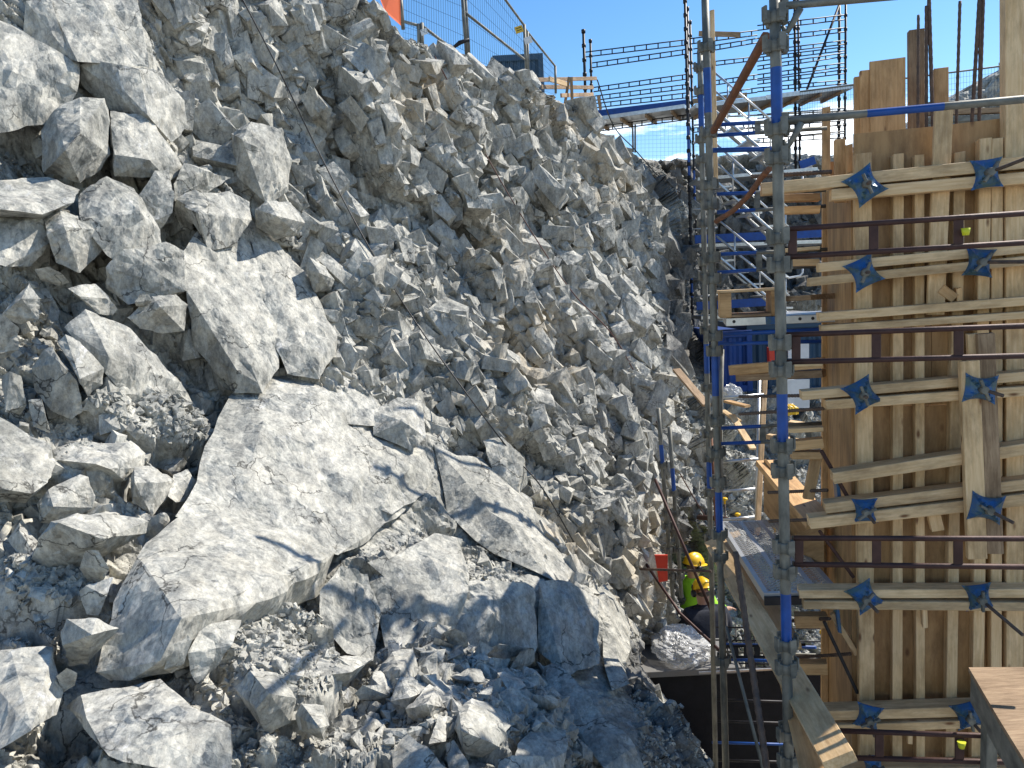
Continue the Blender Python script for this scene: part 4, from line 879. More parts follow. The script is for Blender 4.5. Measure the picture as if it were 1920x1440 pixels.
# ------------------------------------------------------------------ second row of scaffold posts and what stands behind the near post
sc2 = empty('scaffold', P(1345, 720, 5.2)*1.0, 'middle scaffold, slim posts with blue and grey double ledgers left of the near post', 'scaffold')
sc2.location.z = -4.95
post(1321, -40, 1361, 1440, 5.2, .0245, sc2, [(128,212),(668,742),(922,1000)], [90,250,348,385,485,525,632,660,790,850,905,1003,1045,1240], dark='galvanized')
post(1312, 95, 1342, 1440, 6.4, .0225, sc2, [(168,250),(645,700),(862,915)], [128,172,262,300,370,420,492,520,620,728,815,860,925,1010], dark='galvanized')
def SW(px, py, off=0.0):
    r = ray(px, py); o = P(1345, 720, 5.25) + WN*off; return r*(o.dot(WN)/r.dot(WN))
truss(1344,364,398,1450,360,392,[1420],GV,sc2,W=SW,over=1.9,blue=(0,.36))
truss(1345,477,511,1452,472,504,[1424],GV,sc2,W=SW,over=1.9,blue=(0,.36))
truss(1342,234,254,1450,228,247,[1421],GV,sc2,W=SW,over=1.9,blue=(0,.36))
truss(1352,803,832,1450,798,828,[1430,1514],GV,sc2,W=SW,over=1.9,blue=(0,.40))
truss(1352,1212,1232,1450,1210,1232,[1380,1400,1420,1440],MT['dark_steel'],sc2,W=SW,over=1.6,r=.01)
def bar(name, x0, y0, Y0, x1, y1, Y1, r, m, parent=None, n=10):
    return pipe(name, P(x0, y0, Y0), P(x1, y1, Y1), r, MT[m], parent, n=n)
bar('rail', 1336, 282, 5.3, 1452, 279, 5.1, .0165, 'blue_paint', sc2)
bar('rail', 1345, 627, 5.3, 1540, 618, 5.0, .015, 'blue_paint', sc2); bar('rail', 1345, 645, 5.3, 1540, 640, 5.0, .013, 'blue_paint', sc2)
mb = MB(); c = P(1343, 415, 5.15); mb.tube([P(x, y, Y)-c for x, y, Y in ((1343,415,5.15),(1375,395,4.8),(1405,365,4.5),(1428,332,4.2),(1443,316,4.0))], .016, 10)
mb.build('diagonal_brace', MT['rust_orange'], sc2, Matrix.Translation(c))
# steel deck with the plywood box on it
dk = empty('steel_deck', P(1440, 600, 5.6), 'short steel scaffold deck under the plywood box, its edge marked with a blue patch', 'deck')
zd = P(1360, 590, 5.25).z
def slab(name, pts, z, th, m, parent=None, Mo=None):
    q = [hz(x, y, z) if isinstance(x, (int, float)) and len((x, y)) == 2 else None for x, y in pts]; c = sum(q, Vector())/len(q); n = len(q)
    mb = MB(); A_ = [v-c for v in q]; B_ = [v-Vector((0, 0, th)) for v in A_]
    mb.add(A_+B_, [tuple(range(n)), tuple(range(2*n-1, n-1, -1))] + [(i, i+n, (i+1) % n+n, (i+1) % n) for i in range(n)])
    o = mb.build(name, m, parent, Matrix.Translation(c)); bm = bmesh.new(); bm.from_mesh(o.data); bmesh.ops.recalc_face_normals(bm, faces=bm.faces[:]); bm.to_mesh(o.data); bm.free(); return o
def wbox(name, a, L_, D_, H_, m, parent, z=None, ang=None):
    """box with its near left bottom corner at a, L_ along the wall, D_ away"""
    x_ = WD; y_ = Vector((0, 0, 1)).cross(WD); M = Matrix((x_, y_, Vector((0, 0, 1)))).transposed().to_4x4()
    M.translation = a + x_*L_/2 + y_*D_/2 + Vector((0, 0, H_/2)); mb = MB(); mb.bbox((0, 0, 0), (L_, D_, H_), .003); return mb.build(name, m, parent, M)
A0 = P(1362, 612, 5.2)
wbox('deck_plate', A0 + Vector((0, 0, .0)), .75, .62, .055, MT['aluminium'], dk)
beam('blue_mark', A0+WD*.255+WN*.001+Vector((0, 0, .028)), A0+WD*.355+WN*.001+Vector((0, 0, .028)), .052, .004, MT['blue_worn'], dk, WN)
for t in (.05, .47, .55):
    mb = MB(); mb.tube([(0, 0, 0), WN*.002], .011, 10); mb.build('hole', MT['black_plastic'], dk, Matrix.Translation(A0+WD*t+WN*.0005+Vector((0, 0, .03))))
bx = empty('plywood_box', A0 + Vector((0, 0, .056)), 'open plywood box standing on the steel deck behind the near post', 'box')
b0 = A0 + Vector((0, 0, .058)) - WD*.04 + WN*.01
wbox('side_panel', b0, .075, .40, .165, MT['wood'], bx); wbox('side_panel', b0+WD*.33, .075, .40, .165, MT['plywood'], bx)
wbox('top_panel', b0+Vector((0, 0, .167)) - WD*.01, .425, .44, .018, MT['wood_pale'], bx); wbox('bottom_panel', b0+WD*.078, .25, .40, .018, MT['wood_grey'], bx)
beam('loose_plank', P(1478, 560, 5.3), P(1545, 556, 5.0), .22, .035, MT['wood_grey'])
tag(COL.objects[-1] if False else bpy.data.objects['loose_plank'], 'sun bleached wide plank lying right of the plywood box', 'plank')
def plank(label, x0, y0, Y0, x1, y1, Y1, w_, h_, m='wood', face=None, name='plank', grp=None, cat='plank'):
    return tag(beam(name, P(x0, y0, Y0), P(x1, y1, Y1), w_, h_, MT[m], None, face), label, cat, grp)
plank('short square timber jutting left behind the near post with a pale cut end', 1370, 694, 5.5, 1545, 680, 5.1, .07, .07, 'wood')
plank('grey weathered timber just under the short square one', 1383, 708, 5.5, 1545, 700, 5.1, .07, .05, 'wood_grey')
plank('upright batten between the two scaffold rows', 1434, 715, 7.2, 1420, 1000, 6.4, .04, .075, 'wood_pale', WN)
plank('thin pale pole standing beside the top of the middle scaffold', 1335, 20, 7, 1342, 345, 7, .035, .035, 'wood_pale')
# perforated deck going down behind the near post, with two planks beside it
pd = empty('perforated_deck', P(1440, 1100, 4.7), 'perforated steel scaffold plank lit by the sun behind the near post', 'deck')
zq = P(1500, 1112, 4.5).z
cs = [hz(1383, 1002, zq), hz(1460, 1002, zq), hz(1540, 1110, zq), hz(1432, 1112, zq)]
O_ = cs[3]; U = cs[2]-cs[3]; U.z = 0; U = U.normalized(); Vv = (cs[0]-cs[3]); Vv.z = 0; ln = Vv.length; Vv = Vv - U*Vv.dot(U); Vv.normalize()
Mx = Matrix((U, Vv, Vector((0, 0, 1)))).transposed().to_4x4(); Mx.translation = O_
pm = bpy.data.materials.new('perforated_steel'); pm.use_nodes = True; t = pm.node_tree; b = t.nodes['Principled BSDF']
b.inputs['Base Color'].default_value = (.42, .42, .41, 1); b.inputs['Metallic'].default_value = .6; b.inputs['Roughness'].default_value = .45
W_, L_ = .46, 1.5; mb = MB(); nx, ny = 13, 42
def hexhole(mb, x, y, cx_, cy_, dx, dy, r):
    k = 8; outer = []; inner = []
    for i in range(k):
        a = 2*math.pi*(i+.5)/k; c_, s_ = math.cos(a), math.sin(a); s2 = max(abs(c_)/(dx/2), abs(s_)/(dy/2)); outer.append((cx_+c_/s2, cy_+s_/s2, 0)); inner.append((cx_+c_*r, cy_+s_*r, 0))
    mb.add(outer+inner, [(i, (i+1) % k, (i+1) % k+k, i+k) for i in range(k)])
    b_ = len(mb.v); mb.add(inner + [(a_, b__, -.003) for a_, b__, _ in inner], [(i, (i+1) % k, (i+1) % k+k, i+k) for i in range(k)])
dx, dy = (W_-.06)/nx, (L_-.06)/ny
for i in range(nx):
    for j in range(ny):
        if i in (4, 9): mb.box((.03+dx*(i+.5), .03+dy*(j+.5), -.0015), (dx, dy, .003)); continue
        hexhole(mb, 0, 0, .03+dx*(i+.5), .03+dy*(j+.5), dx, dy, dx*.42)
mb.box((.015, L_/2, -.025), (.03, L_, .05)); mb.box((W_-.015, L_/2, -.025), (.03, L_, .05)); mb.box((W_/2, .015, -.026), (W_-.06, .03, .05)); mb.box((W_/2, L_-.015, -.026), (W_-.06, .03, .05))
mb.build('deck_plate', pm, pd, Mx)
mb = MB(); mb.box((W_/2, -.012, -.045), (W_, .02, .05)); mb.build('end_hook', MT['dark_steel'], pd, Mx)
plank('pale plank edge on beside the perforated deck, its far end catching the sun', 1368, 1003, 6.3, 1478, 1215, 4.45, .16, .045, 'wood_pale', Vector((-.2, -.5, .8)))
plank('long knotty plank running from the deck down to the bottom of the photo', 1337, 1016, 6.1, 1575, 1428, 2.95, .135, .05, 'wood_pale', Vector((-.35, -.62, .70)))
plank('rough plank lying lower beside the long knotty one', 1486, 1285, 3.75, 1535, 1475, 3.05, .12, .05, 'wood', Vector((-.35, -.62, .70)))
rebar([P(1379, 1035, 3.9), P(1442, 1470, 3.25)], .0145, 'thick rusty bar standing aslant in front of the long plank', m='rebar_steel', rib=.003)
tag(bar('prop', 1362, 1175, 4.8, 1432, 1445, 4.2, .011, 'galvanized'), 'thin grey prop leaning below the middle posts', 'prop')
tag(bar('prop', 1354, 655, 6.3, 1349, 860, 6.2, .018, 'galvanized'), 'short aluminium tube strapped beside the blue banded middle post', 'prop')
# two short posts by the rock and rusty bars leaning there
for i, (x0, y0, x1, y1, bl, lb) in enumerate(((1234, 765, 1262, 1125, [(832, 866)], 'left one of the two slender blue banded props by the rock'),
        (1255, 800, 1278, 1120, [(876, 918)], 'right one of the two slender blue banded props by the rock'))):
    r0 = empty('slender_prop', P(x1, y1, 7.6), lb, 'prop', None)
    a, b = P(x0, y0, 7.6), P(x1, y1, 7.6); f = lambda y: (y-y0)/(y1-y0)
    pipe('post', a, b, .021, [GV, BP], r0, [(f(bl[0][0]), f(bl[0][1]))])
    for yy in (bl[0][1]+5, 960, 985, 1030, 1080): coupler(a+(b-a)*f(yy), .021, r0)
def rod(lb, pts, r=.013, m='rust_paint', name='steel_rod', cat='rod'):
    q = [P(*p_) for p_ in pts]; c = q[0].copy(); mb = MB(); mb.tube([v-c for v in q], r, 8); return tag(mb.build(name, MT[m], None, Matrix.Translation(c)), lb, cat)
rod('long rusty bar leaning from the two slender props down to the black pit', [(1228,898,7.2),(1340,1160,6.6)], .014)
rod('rusty bar leaning against the rock beside the red board', [(1196,1035,7.2),(1275,1150,6.9),(1352,1222,6.3)], .014)
rebar([P(1200, 1067, 6.9), P(1334, 1071, 6.3)], .011, 'level rebar sticking out of the rock in front of the yellow helmets')
rod('thin reddish hose hanging beside the middle post', [(1333,820,6.6),(1338,900,6.6),(1342,960,6.5),(1345,1000,6.5)], .016, 'rust_orange', 'hose', 'hose')
plank('old plank lying on the scree at the end of the rock face', 1268, 693, 9.5, 1325, 760, 8.6, .10, .03, 'wood_grey')
plank('pale lath lying across the scree behind the rungs', 1372, 778, 10.5, 1412, 842, 9.6, .09, .025, 'wood_pale')
plank('pale lath on the rubble above the first one', 1355, 770, 11, 1385, 790, 10.5, .09, .025, 'wood_pale')
rod('red brown pipe with a yellow cap lying on the scree', [(1310,970,8.6),(1360,973,8.2),(1425,1003,7.6)], .03, 'rust_paint', 'pipe', 'pipe')
# yellow protection caps on starter bars beyond the deck
for i, (x, y, Y) in enumerate(((1359, 937, 8.8), (1383, 966, 8.4), (1453, 989, 7.4), (1401, 990, 7.9), (1545, 1188, 5.6))):
    lb = ['highest yellow capped bar near the middle post', 'yellow capped bar between the lowest two rungs', 'yellow capped bar just left of the near post above the perforated deck',
          'yellow capped bar on the red brown pipe', 'yellow capped bar seen low between plank and shuttering'][i]
    r0 = empty('capped_rebar', P(x, y+60, Y), lb, 'rebar'); c = P(x, y, Y); mb = MB()
    mb.tube([(0, 0, -.05), (0, 0, -.01), (0, 0, .0), (0, 0, .018), (0, 0, .026)], .03, 12, rs=[.012, .012, .033, .033, .018]); mb.build('cap', MT['yellow_plastic'], r0, Matrix.Translation(c))
    m_ = MB(); m_.tube([Vector((0, 0, 0)), Vector((0, 0, -.5))], .009, 8); m_.build('bar', MT['rebar_steel'], r0, Matrix.Translation(c-Vector((0, 0, .04))))
# white aluminium ladder (rungs) behind the middle scaffold
ld = empty('ladder', P(1400, 980, 7.2), 'aluminium ladder standing behind the middle scaffold over the scree', 'ladder')
bar('stile', 1424, 700, 7.2, 1418, 1000, 6.6, .018, 'aluminium', ld); bar('stile', 1352, 705, 7.2, 1352, 1000, 6.6, .016, 'galvanized', ld)
for y, x1 in ((742, 1432), (862, 1431), (918, 1425), (971, 1420)): bar('rung', 1352, y+4, 6.9, x1, y-2, 6.85, .014, 'aluminium', ld)
# timber frame leaning on the scree left of the shuttering
pn = empty('formwork_panel', P(1480, 1000, 6.0), 'long plywood panel with timber edging lying aslant behind the near post', 'panel')
def fpan(name, pts, m, parent, th=.02):
    q = [P(*p_) for p_ in pts]; n_ = (q[1]-q[0]).cross(q[2]-q[0]).normalized(); c = sum(q, Vector())/len(q); x_ = (q[1]-q[0]).normalized(); y_ = n_.cross(x_)
    if n_.dot(c) > 0: n_ = -n_
    M = Matrix((x_, n_.cross(x_), n_)).transposed().to_4x4(); M.translation = c; Mi = M.inverted(); n = len(q)
    A_ = [Mi @ v for v in q]; B_ = [v-Vector((0, 0, th)) for v in A_]; mb = MB(); mb.add(A_+B_, [tuple(range(n)), tuple(range(2*n-1, n-1, -1))] + [(i, i+n, (i+1) % n+n, (i+1) % n) for i in range(n)])
    o = mb.build(name, m, parent, M); bm = bmesh.new(); bm.from_mesh(o.data); bmesh.ops.recalc_face_normals(bm, faces=bm.faces[:]); bm.to_mesh(o.data); bm.free(); return o
fpan('plywood_sheet', [(1432,862,6.3),(1515,968,5.3),(1545,1010,5.1),(1545,1090,5.1),(1432,960,6.3)], PLY, pn)
beam('edge_timber', P(1440, 868, 6.35), P(1540, 985, 5.1), .20, .05, MT['wood'], pn)
fpan('plywood_sheet', [(1492,1000,5.2),(1545,985,5.0),(1545,1092,5.0),(1505,1085,5.2)], PLY, pn)
plank('white painted board leaning behind the timber panel', 1480, 793, 8.2, 1560, 806, 8.0, .05, .16, 'wood_pale', WN)
plank('white painted board lying lower behind the timber panel', 1440, 818, 8.4, 1545, 836, 8.0, .05, .10, 'wood_pale', WN)
# pit: footing, front face coloured near-black for deep shade, plastic, rebar mat, edge pipes
zt = P(1290, 1262, 6.9).z
ft = empty('footing', P(1340, 1440, 6.9), 'cast footing at the foot of the rock, its front face coloured near-black for deep shade', 'footing')
ft.location.z = -4.95
qs = [hz(1222, 1260, zt), hz(1470, 1266, zt), hz(1640, 1266, zt)]
A_ = Vector((qs[0].x-.15, qs[0].y, zt)); wid = 3.2
for nm, za, zb_, m, dy, wx, wy in (('top_slab', zt-.06, zt, 'concrete', 0, 1.0, .64), ('core', -4.94, zt-.062, 'concrete', .16, .96, .44), ('front_face', -4.94, zt-.064, 'shade_black_wall', .03, wid, .1)):
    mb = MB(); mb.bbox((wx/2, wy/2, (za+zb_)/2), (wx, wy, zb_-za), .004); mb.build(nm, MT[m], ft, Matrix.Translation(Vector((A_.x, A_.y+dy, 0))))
for k, (yy, m) in enumerate(((1312, 'dark_steel'), (1352, 'dark_steel'), (1392, 'blue_paint'), (1425, 'dark_steel'))):
    bar('wall_pipe', 1335, yy, 6.5, 1475, yy+4, 6.3, .012, m, ft)
def crumple(name, lb, cen, sx_, sy_, sz_, seed, m, cat, n=42):
    vs, fs = [], []
    for j in range(n+1):
        for i in range(n*2):
            th, ph = 2*math.pi*i/(2*n), math.pi*(.02+.98*j/n)*.62
            vs.append((math.cos(th)*math.sin(ph), math.sin(th)*math.sin(ph), math.cos(ph)))
    for j in range(n):
        for i in range(2*n): a = j*2*n+i; b_ = j*2*n+(i+1) % (2*n); fs.append((a, b_, b_+2*n, a+2*n))
    q = np.array(vs); d = 1 + .30*vnoise(q*2.2+seed, seed) + .10*facets(q*3.2+seed, seed+1, .02, .3) + .06*facets(q*8+seed, seed+2, .02, .2) + .025*facets(q*18+seed, seed+3, .02, .2)
    q = q*d[:, None]*np.array([sx_, sy_, sz_]); mb = MB(); mb.add(q.tolist(), fs, 0, False)
    return tag(mb.build(name, m, None, Matrix.Translation(cen)), lb, cat)
pf = bpy.data.materials.new('plastic_film'); pf.use_nodes = True; b = pf.node_tree.nodes['Principled BSDF']
b.inputs['Base Color'].default_value = (.60, .60, .58, 1); b.inputs['Roughness'].default_value = .22; b.inputs['Alpha'].default_value = .62; b.inputs['Specular IOR Level'].default_value = .6
cpl = hz(1288, 1243, zt+.03)
crumple('plastic_sheet', 'crumpled clear plastic sheeting heaped on the footing by the workers', cpl+Vector((0, .25, .05)), .28, .34, .15, 5, pf, 'plastic sheet')
crumple('plastic_bag', 'small white plastic bag on the scree beside the aluminium tube', P(1372, 740, 10.2), .14, .12, .14, 9, pf, 'bag', 24)
for i, (yy, m, r_) in enumerate(((1208, 'blue_paint', .014), (1222, 'galvanized', .012), (1236, 'blue_paint', .014))):
    tag(bar('edge_pipe', 1352, yy, 6.75, 1530, yy+6, 6.3, r_, m), ['upper blue edge pipe lying behind the leaning prop', 'thin grey edge pipe between two blue ones', 'lower blue edge pipe above the footing face darkened for shade'][i], 'pipe')
mt_ = empty('rebar_mat', hz(1400, 1250, zt), 'grid of dark rebar standing on the footing between the posts', 'rebar')
for k in range(8):
    x = 1362+k*17; bar('bar', x, 1150+(k % 3)*18, 7.3, x+3, 1262, 6.95, .007, 'dark_steel', mt_, 6)
for yy in (1176, 1200, 1243): bar('bar', 1335, yy, 7.1, 1540, yy+3, 6.9, .007, 'dark_steel', mt_, 6)
rg = random.Random(3)
for k in range(5):
    pts = [P(1352+rg.uniform(-10, 40), 1205+rg.uniform(-18, 20), 7.0+rg.uniform(-.1, .2)) for _ in range(4)]
    c = pts[0].copy(); mb = MB(); mb.tube([v-c for v in pts], .006, 6); tag(mb.build('tie_wire', MT['dark_steel'], None, Matrix.Translation(c)), 'loose dark wire tangled over the footing behind the posts', 'wire', 'wires over the footing')
mb = MB(); mb.bbox((0, 0, 0), (.9, .02, .02), .002); tag(mb.build('aluminium_strip', MT['aluminium'], None, Matrix.Translation(hz(1400, 1257, zt+.012))), 'bright aluminium strip along the footing edge', 'strip')
rb_ = fpan('red_board', [(1228,1041,7.0),(1252,1041,7.0),(1252,1089,7.0),(1236,1092,7.0)], MT['red_paint'], None); tag(rb_, 'small red board standing at the foot of the rock behind the bars', 'board')
for i, (x, y, Y) in enumerate(((839, 894, 5.75),)):
    co, n_ = surf(x, y); mb = MB(); mb.bbox((0, 0, 0), (.05, .03, .01), .002); tag(mb.build('survey_mark', MT['red_paint'], None, Matrix.Translation(co+n_*.03) @ n_.to_track_quat('Z', 'Y').to_matrix().to_4x4()), 'small red survey mark on the rock above the shaded cleft', 'mark')
# wires across the rock
def wire(lb, pts, r, m):
    q = []
    for x, y, o in pts:
        co, n_ = surf(x, y); q.append(P(x, y, co.y - o))
    Q = []
    for i in range(len(q)-1):
        for t_ in range(8):
            t_ /= 8; p0, p1, p2, p3 = q[max(i-1, 0)], q[i], q[i+1], q[min(i+2, len(q)-1)]
            Q.append(.5*((2*p1) + (p2-p0)*t_ + (2*p0-5*p1+4*p2-p3)*t_*t_ + (3*p1-p0-3*p2+p3)*t_**3))
    Q.append(q[-1]); c = Q[0].copy(); mb = MB(); mb.tube([v-c for v in Q], r, 6); tag(mb.build('cable', MT[m], None, Matrix.Translation(c)), lb, 'cable')
wire('black cable crossing the rock from the top left to the shaded hollow', [(445,-20,.5),(520,125,.5),(600,290,.5),(690,460,.5),(780,605,.5),(880,745,.45),(960,850,.4),(1020,920,.4),(1092,1046,.3)], .0062, 'cable_black')
wire('thin rusty cable falling from the upper face to the slender props', [(815,105,.5),(870,210,.5),(925,315,.55),(1000,440,.6),(1075,550,.6),(1150,630,.6),(1210,740,.5),(1260,860,.4),(1335,990,.0)], .0075, 'cable_rust')
wire('black cable hanging from the bridge towards the scaffold posts', [(1120,150,.9),(1150,235,.9),(1190,280,.9),(1240,335,.9),(1290,372,.9)], .011, 'cable_black')
# ------------------------------------------------------------------ workers
def skin_body(name, joints, edges, m, parent, sub=2, root=0):
    me = bpy.data.meshes.new(name); me.from_pydata([j[0] for j in joints], edges, []); o = bpy.data.objects.new(name, me); COL.objects.link(o)
    o.modifiers.new('skin', 'SKIN'); me.skin_vertices[0].data[root].use_root = True
    for i, j in enumerate(joints):
        r = j[1]; me.skin_vertices[0].data[i].radius = (r, r) if isinstance(r, float) else r
    s_ = o.modifiers.new('sub', 'SUBSURF'); s_.levels = s_.render_levels = sub
    dg = bpy.context.evaluated_depsgraph_get(); ev = o.evaluated_get(dg); m2 = bpy.data.meshes.new_from_object(ev); o.modifiers.clear()
    o.data = m2; m2.polygons.foreach_set('use_smooth', [True]*len(m2.polygons)); m2.materials.clear(); m2.materials.append(MT[m]); o.parent = parent; return o
def worker(lb, hx, hy, Y, yaw, lean, helmet_tilt, vest):
    head = P(hx, hy, Y); root = empty('person', Vector((head.x, head.y, -4.95)), lb, 'person'); root.rotation_euler.z = yaw
    H = head.z + 4.95 - .02                                                     # height of the head's middle above the floor
    f = lean                                                                     # how far the head is ahead (+Y) of the hips
    hip = H - .72; sh = H - .23
    k = min(1, hip/.92); kf = math.sqrt(max(0, 1-k*k))*.45
    J = [((0, -f, hip), (.165, .12)), ((0, -f*.6, hip+.2), (.15, .11)), ((0, -f*.28, sh-.08), (.19, .12)), ((0, -f*.15, sh+.05), (.085, .08)), ((0, -.02, H-.12), (.062, .066)),
         ((0, 0, H-.03), (.082, .095)), ((0, 0, H+.07), (.086, .105))]
    E = [(0, 1), (1, 2), (2, 3), (3, 4), (4, 5), (5, 6)]
    body = []
    for s in (-1, 1):
        b_ = len(J)
        J += [((s*.19, -f*.25, sh), .068), ((s*.27, .06-f*.2, sh-.24), .05), ((s*.15, .34, sh-.34), .036), ((s*.13, .40, sh-.36), (.03, .018)), ((s*.125, .46, sh-.37), (.036, .016))]
        E += [(2, b_), (b_, b_+1), (b_+1, b_+2), (b_+2, b_+3), (b_+3, b_+4)]
        for q in range(4):
            i0 = len(J); w_ = (q-1.5)*.019; J += [((s*.125+w_, .50, sh-.375), .0095), ((s*.125+w_*1.1, .525, sh-.39), .0085), ((s*.125+w_, .53, sh-.415), .0075)]; E += [(b_+4, i0), (i0, i0+1), (i0+1, i0+2)]
        i0 = len(J); J += [((s*.125-s*.045, .45, sh-.385), .011), ((s*.125-s*.055, .48, sh-.40), .009)]; E += [(b_+4, i0), (i0, i0+1)]
        i0 = len(J); J += [((s*.10, -f+.02, hip-.05), .095), ((s*.12, -f+.04+kf, hip*.53), .065), ((s*.12, -f-.02, .10), .045), ((s*.125, -f+.10, .04), (.045, .035)), ((s*.125, -f+.17, .03), (.04, .025))]
        E += [(0, i0), (i0, i0+1), (i0+1, i0+2), (i0+2, i0+3), (i0+3, i0+4)]
    Jb = [(p_, (tuple(x*.6 for x in r_) if isinstance(r_, tuple) else r_*.6)) if (i_ < 3 or (i_ > 6 and (i_-7) % 24 in (0, 1, 19, 20, 21))) else (p_, r_) for i_, (p_, r_) in enumerate(J)]
    o = skin_body('body', Jb, E, 'skin', root)
    for v in o.data.vertices:                                                     # a face: nose, brow, chin
        z = v.co.z-H; y = v.co.y
        if z > -.14 and y > .055: v.co.y += .022*max(0, 1-abs(v.co.x)/.018)*max(0, 1-abs(z+.01)/.03)
    Jc = [(p_, tuple(x*1.22+.03 for x in r_) if isinstance(r_, tuple) else r_*1.2+.03) for p_, r_ in J]
    ed = [(0, 1), (1, 2), (2, 3), (3, 4)]; idx = {0: 0, 1: 1, 2: 2, 3: 3}; Jj = [Jc[0], Jc[1], Jc[2], (J[3][0], (.115, .115)), ((0, -.03, H-.10), (.095, .095))]
    for s in range(2):
        b_ = 7 + s*(5+12+2+5)
        for q, r_ in ((0, .115), (1, .095), (2, .078)): idx[b_+q] = len(Jj); Jj.append((J[b_+q][0], r_))
        ed += [(2, idx[b_]), (idx[b_], idx[b_+1]), (idx[b_+1], idx[b_+2])]
    skin_body('jacket', Jj, ed, vest, root)
    Jt = [(J[0][0], (.175, .135))]; et = []
    for s in range(2):
        b_ = 7 + s*24 + 19; i0 = len(Jt); Jt += [(J[b_][0], .108), (J[b_+1][0], .08), (J[b_+2][0], .062)]; et += [(0, i0), (i0, i0+1), (i0+1, i0+2)]
        sb = skin_body('boot', [((J[b_+2][0]), .055), (J[b_+3][0], (.055, .05)), (J[b_+4][0], (.05, .038))], [(0, 1), (1, 2)], 'black_plastic', root)
    skin_body('trousers', Jt, et, 'navy_cloth', root)
    hb = skin_body('hair', [((0, -.035, H-.04), (.084, .075)), ((0, -.03, H+.05), (.09, .09))], [(0, 1)], 'earth', root)
    # helmet
    hm = MB(); n, r = 20, 12; R0 = Matrix.Translation((0, .0, H+.055)) @ Matrix.Rotation(helmet_tilt, 4, 'X')
    vs = []
    for j in range(r+1):
        a = math.pi/2*j/r
        for i in range(n):
            t_ = 2*math.pi*i/n; x, y = math.cos(t_)*math.cos(a)*.112, math.sin(t_)*math.cos(a)*.142; z = math.sin(a)*.118 + (.010 if abs(x) < .022 and j > 0 else 0)
            vs.append((x, y, z))
    fs = [(j*n+i, j*n+(i+1) % n, (j+1)*n+(i+1) % n, (j+1)*n+i) for j in range(r) for i in range(n)]
    br = [(math.cos(2*math.pi*i/n)*.124, math.sin(2*math.pi*i/n)*(.20 if math.sin(2*math.pi*i/n) > .3 else .152), -.012) for i in range(n)]
    b_ = len(vs); vs += br; fs += [(b_+i, b_+(i+1) % n, (i+1) % n, i) for i in range(n)]
    hm.add(vs, fs, 0, True); ho = hm.build('helmet', MT['yellow_plastic'], None); ho.parent = root; ho.matrix_basis = R0
    for s in (-1, 1):
        em = MB(); em.tube([(0, 0, 0), (s*.012, 0, 0), (s*.035, 0, 0), (s*.045, 0, 0)], .04, 14, rs=[.036, .043, .040, .026]); eo = em.build('ear_defender', MT['black_plastic'], None); eo.parent = root; eo.matrix_basis = R0 @ Matrix.Translation((s*.095, -.01, -.05))
        arm = MB(); arm.tube([(s*.118, -.01, -.03), (s*.122, -.01, .02), (s*.110, -.01, .045)], .008, 8); ao = arm.build('ear_defender_arm', MT['black_plastic'], None); ao.parent = root; ao.matrix_basis = R0
    return root
worker('worker in yellow helmet and green high visibility vest, farther of the two in the pit', 1301, 1060, 9.0, math.radians(-60), .12, -.2, 'hivis')
worker('worker in yellow helmet and dark jacket bending over in the pit, nearer of the two', 1317, 1108, 8.3, math.radians(8), .26, -.45, 'navy_cloth')
# ------------------------------------------------------------------ far stair scaffold and the bridge to the top of the face
bt = empty('scaffold_bridge', P(1290, 720, 17), 'far dark scaffold tower with stair flights and a bridge to the top of the rock', 'scaffold')
bt.location.z = -4.9
DS = MT['dark_steel']; FRD = Vector((0, -1, 0))
def YW(Yc):
    def f(px, py, off=0.0): return P(px, py, Yc)
    return f
def fpost(x0, y0, x1, y1, Y, r=.026, m='dark_steel', blue=None, step=24, parent=None):
    a, b = P(x0, y0, Y), P(x1, y1, Y)
    pr = parent or bt
    mb = MB(); L_ = (b-a).length; k = int(abs(y1-y0)/step)
    ts = sorted({0.0, 1.0, *[u for z_ in (blue or []) for u in z_]}); mis = [1 if any(p0-1e-6 <= t and u <= p1+1e-6 for p0, p1 in (blue or [])) else 0 for t, u in zip(ts, ts[1:])]
    mb.tube([(b-a)*t for t in ts], r, 8, mis=mis)
    for i in range(k+1):
        c = (b-a)*(i/max(k, 1)); mb.tube([c, c+Vector((0, 0, .07))], r*1.5, 8)
    mb.build('post', [MT[m], BP], pr, Matrix.Translation(a))
fpost(1284,-20,1303,790,15.5,.027,blue=[(.3,.42),(.62,.7)]); fpost(1289,20,1300,740,15.8,.024); fpost(1294,45,1311,700,17,.024,blue=[(.4,.5)])
fpost(1094,62,1099,222,17,.03); fpost(1107,80,1110,218,18,.026)
fpost(1490,-20,1492,330,17,.028); fpost(1496,-20,1500,330,17.6,.024); fpost(1574,-20,1573,265,17,.028); fpost(1586,-20,1584,262,17.6,.026)
def ft_(x0, ya, yb, x1, yc, yd, Y0, Y1, n, r=.0125, m=DS, nm='double_rail'):
    a, b, c, d = P(x0, ya, Y0), P(x1, yc, Y1), P(x0, yb, Y0), P(x1, yd, Y1); o0 = a.copy(); mb = MB()
    mb.tube([a-o0, b-o0], r, 6); mb.tube([c-o0, d-o0], r, 6)
    for i in range(n):
        t_ = (i+.5)/n; p_, q_ = a+(b-a)*t_-o0, c+(d-c)*t_-o0; mb.tube([p_, q_], r*1.1, 6)
    mb.build(nm, m, bt, Matrix.Translation(o0))
for v in ((1096,98,107,1290,74,84),(1110,118,127,1290,92,101),(1113,164,172,1290,139,148),(1116,180,188,1290,158,166),(1118,194,202,1290,174,183),(1122,237,246,1290,215,224)):
    ft_(*v, 17.2, 16.3, 9)
for v in ((1290,73,83,1420,57,66),(1300,92,101,1420,72,80),(1342,151,159,1420,140,148),(1298,182,190,1420,165,173)): ft_(*v, 16.4, 16.4, 6)
